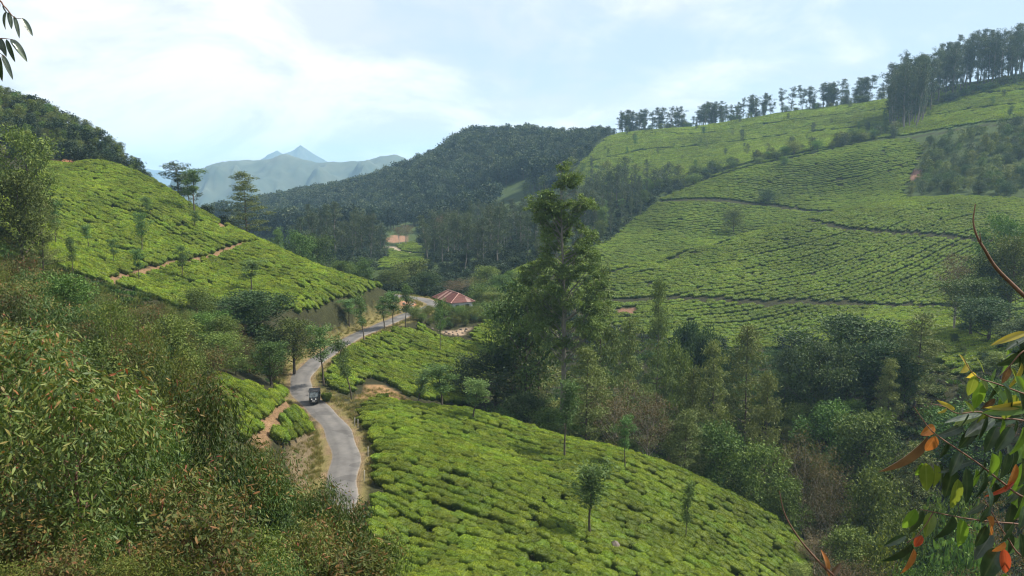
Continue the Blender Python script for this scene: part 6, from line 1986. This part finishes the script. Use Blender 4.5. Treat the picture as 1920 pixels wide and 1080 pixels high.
def right_sapling():
    base = Vector((2.15, 2.35, float(gz(2.15, 2.35))))
    root = empty('leafy_sapling', base)
    tag(root, 'close leafy sapling with green, orange and red leaves and reddish twigs', 'sapling')
    P = lambda u, v, Y=2.3: Vector(at(u, v, Y)) - base
    stem = MAT['stem']
    S = [Vector((0, 0, -0.1)), P(2110, 1250, 2.45), P(2060, 1050, 2.42), P(2010, 850, 2.40), P(1975, 700, 2.38), P(1950, 560, 2.36)]
    twig(root, S, 0.016, 0.005, stem, 'stem')
    twig(root, [P(2012, 960, 2.41), P(1925, 935), P(1880, 905), P(1830, 866, 2.28), P(1762, 820, 2.25), P(1740, 800, 2.25), P(1713, 762, 2.25)], 0.0040, 0.0010, stem)
    twig(root, [P(2040, 1110, 2.42), P(1925, 1050), P(1890, 1010), P(1868, 975), P(1845, 935)], 0.0034, 0.0012, stem)
    twig(root, [P(2030, 1010, 2.41), P(1925, 985, 2.32), P(1855, 978), P(1800, 970), P(1750, 960), P(1725, 955)], 0.0032, 0.0010, stem)
    twig(root, [P(2000, 820, 2.4), P(1925, 790), P(1862, 783), P(1836, 772), P(1796, 775), P(1770, 762), P(1745, 757)], 0.0034, 0.0008, stem)
    twig(root, [P(1988, 760, 2.39), P(1925, 740), P(1870, 720), P(1838, 710), P(1820, 695), P(1806, 670)], 0.0030, 0.0008, stem)
    twig(root, [P(1968, 660, 2.38), P(1925, 655), P(1890, 690), P(1875, 705)], 0.0028, 0.0010, stem)
    twig(root, [P(1725, 1003), P(1712, 1010), P(1700, 1018)], 0.0018, 0.0010, stem)
    twig(root, [P(1750, 960), P(1735, 985), P(1712, 1012)], 0.0018, 0.0010, stem)
    LS = [
        (1925, 624, 1863, 642, .3, 'y'), (1928, 632, 1882, 653, .5, 's'), (1926, 650, 1875, 692, .5, 'd'), (1915, 680, 1897, 736, .4, 'y'), (1893, 686, 1880, 722, .4, 'b'), (1884, 764, 1861, 710, .5, 'g'),
        (1838, 716, 1830, 770, .5, 'g'), (1828, 704, 1816, 744, .5, 'l'), (1838, 710, 1854, 731, .5, 'l'), (1816, 684, 1803, 699, .7, 'y'), (1824, 697, 1813, 713, .7, 'y'), (1811, 684, 1802, 664, .3, 'y'),
        (1866, 748, 1842, 767, .5, 'b'), (1926, 753, 1860, 771, .3, 'y'), (1928, 768, 1845, 774, .3, 'g'), (1840, 777, 1771, 789, .3, 's'), (1836, 770, 1790, 797, .5, 'l'), (1864, 782, 1810, 817, .5, 's'),
        (1806, 799, 1763, 819, .4, 'e'), (1830, 800, 1799, 842, .5, 'd'), (1916, 782, 1857, 797, .3, 'd'), (1752, 799, 1728, 816, .7, 'o'), (1753, 817, 1737, 850, .6, 'o'), (1738, 818, 1664, 900, .4, 'b'),
        (1735, 868, 1740, 924, .5, 'l'), (1729, 868, 1719, 898, .5, 'g'), (1752, 871, 1759, 921, .4, 'l'), (1822, 864, 1762, 887, .3, 'e'), (1786, 878, 1774, 937, .5, 'd'), (1812, 878, 1816, 947, .4, 'd'), (1796, 898, 1788, 960, .4, 'l'),
        (1845, 884, 1839, 938, .5, 'd'), (1901, 902, 1856, 937, .3, 'r'), (1846, 944, 1813, 967, .5, 'e'), (1856, 950, 1838, 982, .5, 'd'), (1716, 954, 1694, 997, .5, 'g'), (1729, 957, 1707, 1006, .5, 'd'),
        (1746, 961, 1737, 1008, .6, 'l'), (1785, 966, 1759, 1018, .6, 'd'), (1800, 973, 1804, 1031, .5, 'g'), (1850, 970, 1869, 1004, .5, 'o'), (1699, 1004, 1658, 1025, .4, 'd'), (1709, 1019, 1658, 1062, .4, 'd'),
        (1713, 1029, 1697, 1082, .4, 'o'), (1709, 1020, 1694, 1058, .4, 'd'), (1713, 998, 1707, 1020, .7, 'l'), (1729, 1004, 1714, 1027, .6, 'r'), (1872, 1028, 1843, 1090, .6, 'd'), (1881, 1028, 1889, 1083, .4, 'r'), (1884, 1016, 1863, 1037, .6, 'o'),
        (1896, 944, 1889, 1003, .5, 'd'), (1921, 948, 1914, 994, .5, 'd'), (1905, 705, 1925, 735, .5, 'g'), (1896, 800, 1870, 848, .5, 'd'), (1918, 800, 1902, 860, .5, 'g'), (1868, 800, 1848, 850, .5, 'd'),
        (1890, 850, 1880, 900, .5, 'd'), (1915, 860, 1925, 915, .5, 'd'), (1860, 850, 1862, 900, .5, 'g'), (1925, 820, 1885, 830, .4, 'e'), (1905, 640, 1925, 690, .5, 'd'), (1880, 720, 1905, 770, .5, 'd'), (1912, 1000, 1925, 1050, .5, 'd'),
        (1848, 985, 1832, 1030, .5, 'd'), (1830, 880, 1822, 925, .5, 'g'), (1760, 870, 1772, 915, .4, 'd'), (1905, 870, 1890, 925, .5, 'o'), (1865, 905, 1862, 955, .5, 'd'), (1900, 980, 1880, 1020, .5, 'd'), (1850, 770, 1830, 810, .5, 'l'), (1905, 740, 1880, 790, .5, 'l'),
        (1790, 768, 1760, 752, .3, 'y'), (1775, 766, 1762, 776, .4, 'y'), (1800, 776, 1806, 764, .5, 's'), (1776, 832, 1764, 862, .5, 'd'), (1800, 848, 1783, 892, .5, 'd'), (1845, 700, 1835, 668, .3, 'l'), (1858, 716, 1868, 690, .3, 'g'), (1870, 722, 1855, 752, .4, 'd'), (1890, 730, 1872, 768, .4, 'g'), (1910, 736, 1925, 772, .4, 'd'), (1826, 772, 1812, 752, .3, 'l'), (1850, 782, 1838, 826, .4, 'd'), (1880, 786, 1872, 832, .4, 'g'), (1905, 788, 1896, 838, .4, 'd'), (1815, 776, 1800, 806, .4, 'd'), (1895, 690, 1912, 716, .4, 'l'), (1862, 800, 1834, 812, .3, 's'), (1900, 662, 1880, 672, .3, 's'), (1846, 862, 1838, 898, .4, 'd'), (1868, 878, 1858, 922, .4, 'g'),
    ]
    # the leaves behind those, deeper in the same crown
    rr = random.Random(12)
    for k in range(46):
        u, v = rr.uniform(1850, 2000), rr.uniform(640, 1080)
        if u < 1880 and v < 780: continue
        LS.append((u, v, u + rr.uniform(-34, 14), v + rr.uniform(28, 60), rr.choice([.4, .5, .6]), rr.choice('dddgge')))
    for i, (u0, v0, u1, v1, w, mt) in enumerate(LS):
        Y = 2.28 + rr.uniform(-0.06, 0.10) + (0.10 if i > 93 else 0)
        roll = rr.uniform(-0.7, 0.7) if mt not in 's' else rr.uniform(-0.2, 0.2)
        put_leaf(root, P(u0, v0, Y), P(u1, v1, Y + rr.uniform(-0.03, 0.03)), max(0.2, w * 0.8), mt, roll)


right_sapling()


def bare_twig(pts, name, label, r0, r1, leaves=(), Yb=2.0):
    b = Vector(at(*pts[0]))
    g = Vector((b.x + 0.05, b.y + 0.02, float(gz(b.x + 0.05, b.y + 0.02))))
    root = empty(name, g)
    tag(root, label, 'twig')
    Pp = [Vector(at(*p)) - g for p in pts]
    twig(root, [Vector((0, 0, -0.05)), (Pp[0] * 0.5) + Vector((0.03, 0, 0))] + Pp, r0, r1, MAT['stem'])
    for (u0, v0, u1, v1, Y, w, mt) in leaves:
        put_leaf(root, Vector(at(u0, v0, Y)) - g, Vector(at(u1, v1, Y)) - g, w, mt, random.uniform(-0.5, 0.5))
    return root


tw = bare_twig([(2080, 800, 2.0), (1990, 630, 1.95), (1925, 560, 1.9), (1870, 505, 1.88), (1846, 468, 1.86), (1832, 443, 1.86), (1825, 415, 1.86), (1829, 382, 1.86)], 'bare_twig', 'bare reddish twig curving up in front of the right tea hills', 0.008, 0.0011)
b = Vector(tw.location)
twig(tw, [Vector(at(1840, 456, 1.86)) - b, Vector(at(1838, 446, 1.85)) - b, Vector(at(1837, 434, 1.85)) - b], 0.0016, 0.0006, MAT['stem'])
bare_twig([(1680, 1260, 1.9), (1600, 1130, 1.85), (1565, 1082, 1.8), (1540, 1058, 1.8), (1500, 1012, 1.8), (1472, 965, 1.8), (1461, 920, 1.8)], 'thin_twig', 'thin reddish twig with two orange leaves in front of the scrub', 0.006, 0.0008,
          [(1552, 1072, 1547, 1033, 1.8, .3, 'o'), (1558, 1078, 1578, 1058, 1.8, .4, 'b'), (1545, 1062, 1560, 1085, 1.8, .4, 'o')])


def left_branch():
    base = Vector((-3.3, 3.3, float(gz(-3.3, 3.3))))
    root = empty('overhanging_eucalyptus', base)
    tag(root, 'grey-green eucalyptus leaves hanging against the sky', 'tree')
    P = lambda u, v, Y=3.3: Vector(at(u, v, Y)) - base
    twig(root, [Vector((0, 0, -0.1)), P(-500, 700), P(-440, 200), P(-380, -80), P(-330, -260)], 0.03, 0.008, MAT['bark'], 'trunk')
    twig(root, [P(-385, -60), P(-180, -60), P(-20, -8), P(8, 12), P(26, 32), P(43, 35)], 0.006, 0.0008, MAT['stem'])
    twig(root, [P(-410, 40), P(-160, 30), P(-20, 68), P(8, 72), P(24, 74)], 0.005, 0.0008, MAT['stem'])
    twig(root, [P(-425, 120), P(-150, 60), P(-20, 92), P(10, 107)], 0.005, 0.0008, MAT['stem'])
    for (u0, v0, u1, v1, w, mt) in [(13, 22, 4, 54, .3, 'e'), (15, 23, 23, 54, .3, 'e'), (26, 30, 38, 71, .2, 'e'), (41, 34, 62, 66, .3, 'e'), (1, 72, 11, 106, .3, 'e'), (12, 74, 27, 116, .2, 'd'), (20, 74, 52, 111, .3, 's'),
                                    (4, 102, 25, 148, .2, 'e'), (-2, 104, 2, 152, .2, 'd'), (-8, 78, 6, 98, .2, 'd'), (5, 10, 12, 26, .2, 'e'), (-4, 2, 1, 12, .3, 'd'), (-30, -4, -18, 40, .2, 'e'), (-60, 40, -44, 90, .2, 'e'), (-50, 84, -40, 130, .2, 'd'), (-90, -20, -80, 30, .2, 'e')]:
        put_leaf(root, P(u0, v0), P(u1, v1), w, mt, random.uniform(-0.8, 0.8))
    # the rest of the same crown, beyond the edge of the picture
    rr = random.Random(4)
    for k in range(7):
        a = P(-425 + rr.uniform(-8, 8) + 12 * k, 130 - 55 * k, 3.3)
        d = Vector((rr.uniform(-0.6, 0.28), rr.uniform(-0.5, 0.6), rr.uniform(0.0, 0.3)))
        e = a + d
        if (e + base).x > -2.45: e.x = -2.45 - base.x
        m_ = (a + e) / 2 + Vector((0, 0, 0.08))
        twig(root, [a, m_, e, e + Vector((d.x * 0.2, d.y * 0.2, -0.08))], 0.006, 0.0015, MAT['stem'])
        for q in range(15):
            f = rr.uniform(0.25, 1.0)
            c = a.lerp(m_, f * 2) if f < 0.5 else m_.lerp(e, f * 2 - 1)
            tp = c + Vector((rr.uniform(-0.05, 0.05), rr.uniform(-0.05, 0.05), -rr.uniform(0.07, 0.13)))
            put_leaf(root, c, tp, rr.choice([.2, .3]), rr.choice('eeds'), rr.uniform(-1.2, 1.2))
    for q in range(30):
        f = rr.uniform(0.05, 0.8)
        c = P(-385, -60).lerp(P(-60, -22), f) + Vector((0, 0, rr.uniform(-0.01, 0.02)))
        put_leaf(root, c, c + Vector((rr.uniform(-0.04, 0.04), rr.uniform(-0.05, 0.05), -rr.uniform(0.07, 0.12))), .2, rr.choice('eed'), rr.uniform(-1, 1))


left_branch()


# ------------------------------------------------------------------ valley haze
def haze():
    bm = bmesh.new()
    x0, x1, y0, y1, z0, z1 = -4200, 4200, -120, 6100, -330, 210
    box_bm(bm, ((x0 + x1) / 2, (y0 + y1) / 2, (z0 + z1) / 2), (x1 - x0, y1 - y0, z1 - z0))
    m, nt, N, L = new_mat('haze')
    v = N('ShaderNodeVolumePrincipled')
    v.inputs['Color'].default_value = (0.44, 0.71, 1.0, 1)
    v.inputs['Density'].default_value = HAZE
    v.inputs['Anisotropy'].default_value = 0.1
    o = N('ShaderNodeOutputMaterial'); L(v.outputs[0], o.inputs['Volume'])
    h = bm_obj('haze', bm, m)
    tag(h, 'pale blue haze filling the valley air', None, None, 'stuff')


HAZE = 0.00018
haze()
print('planted', COUNT, sum(COUNT.values()))
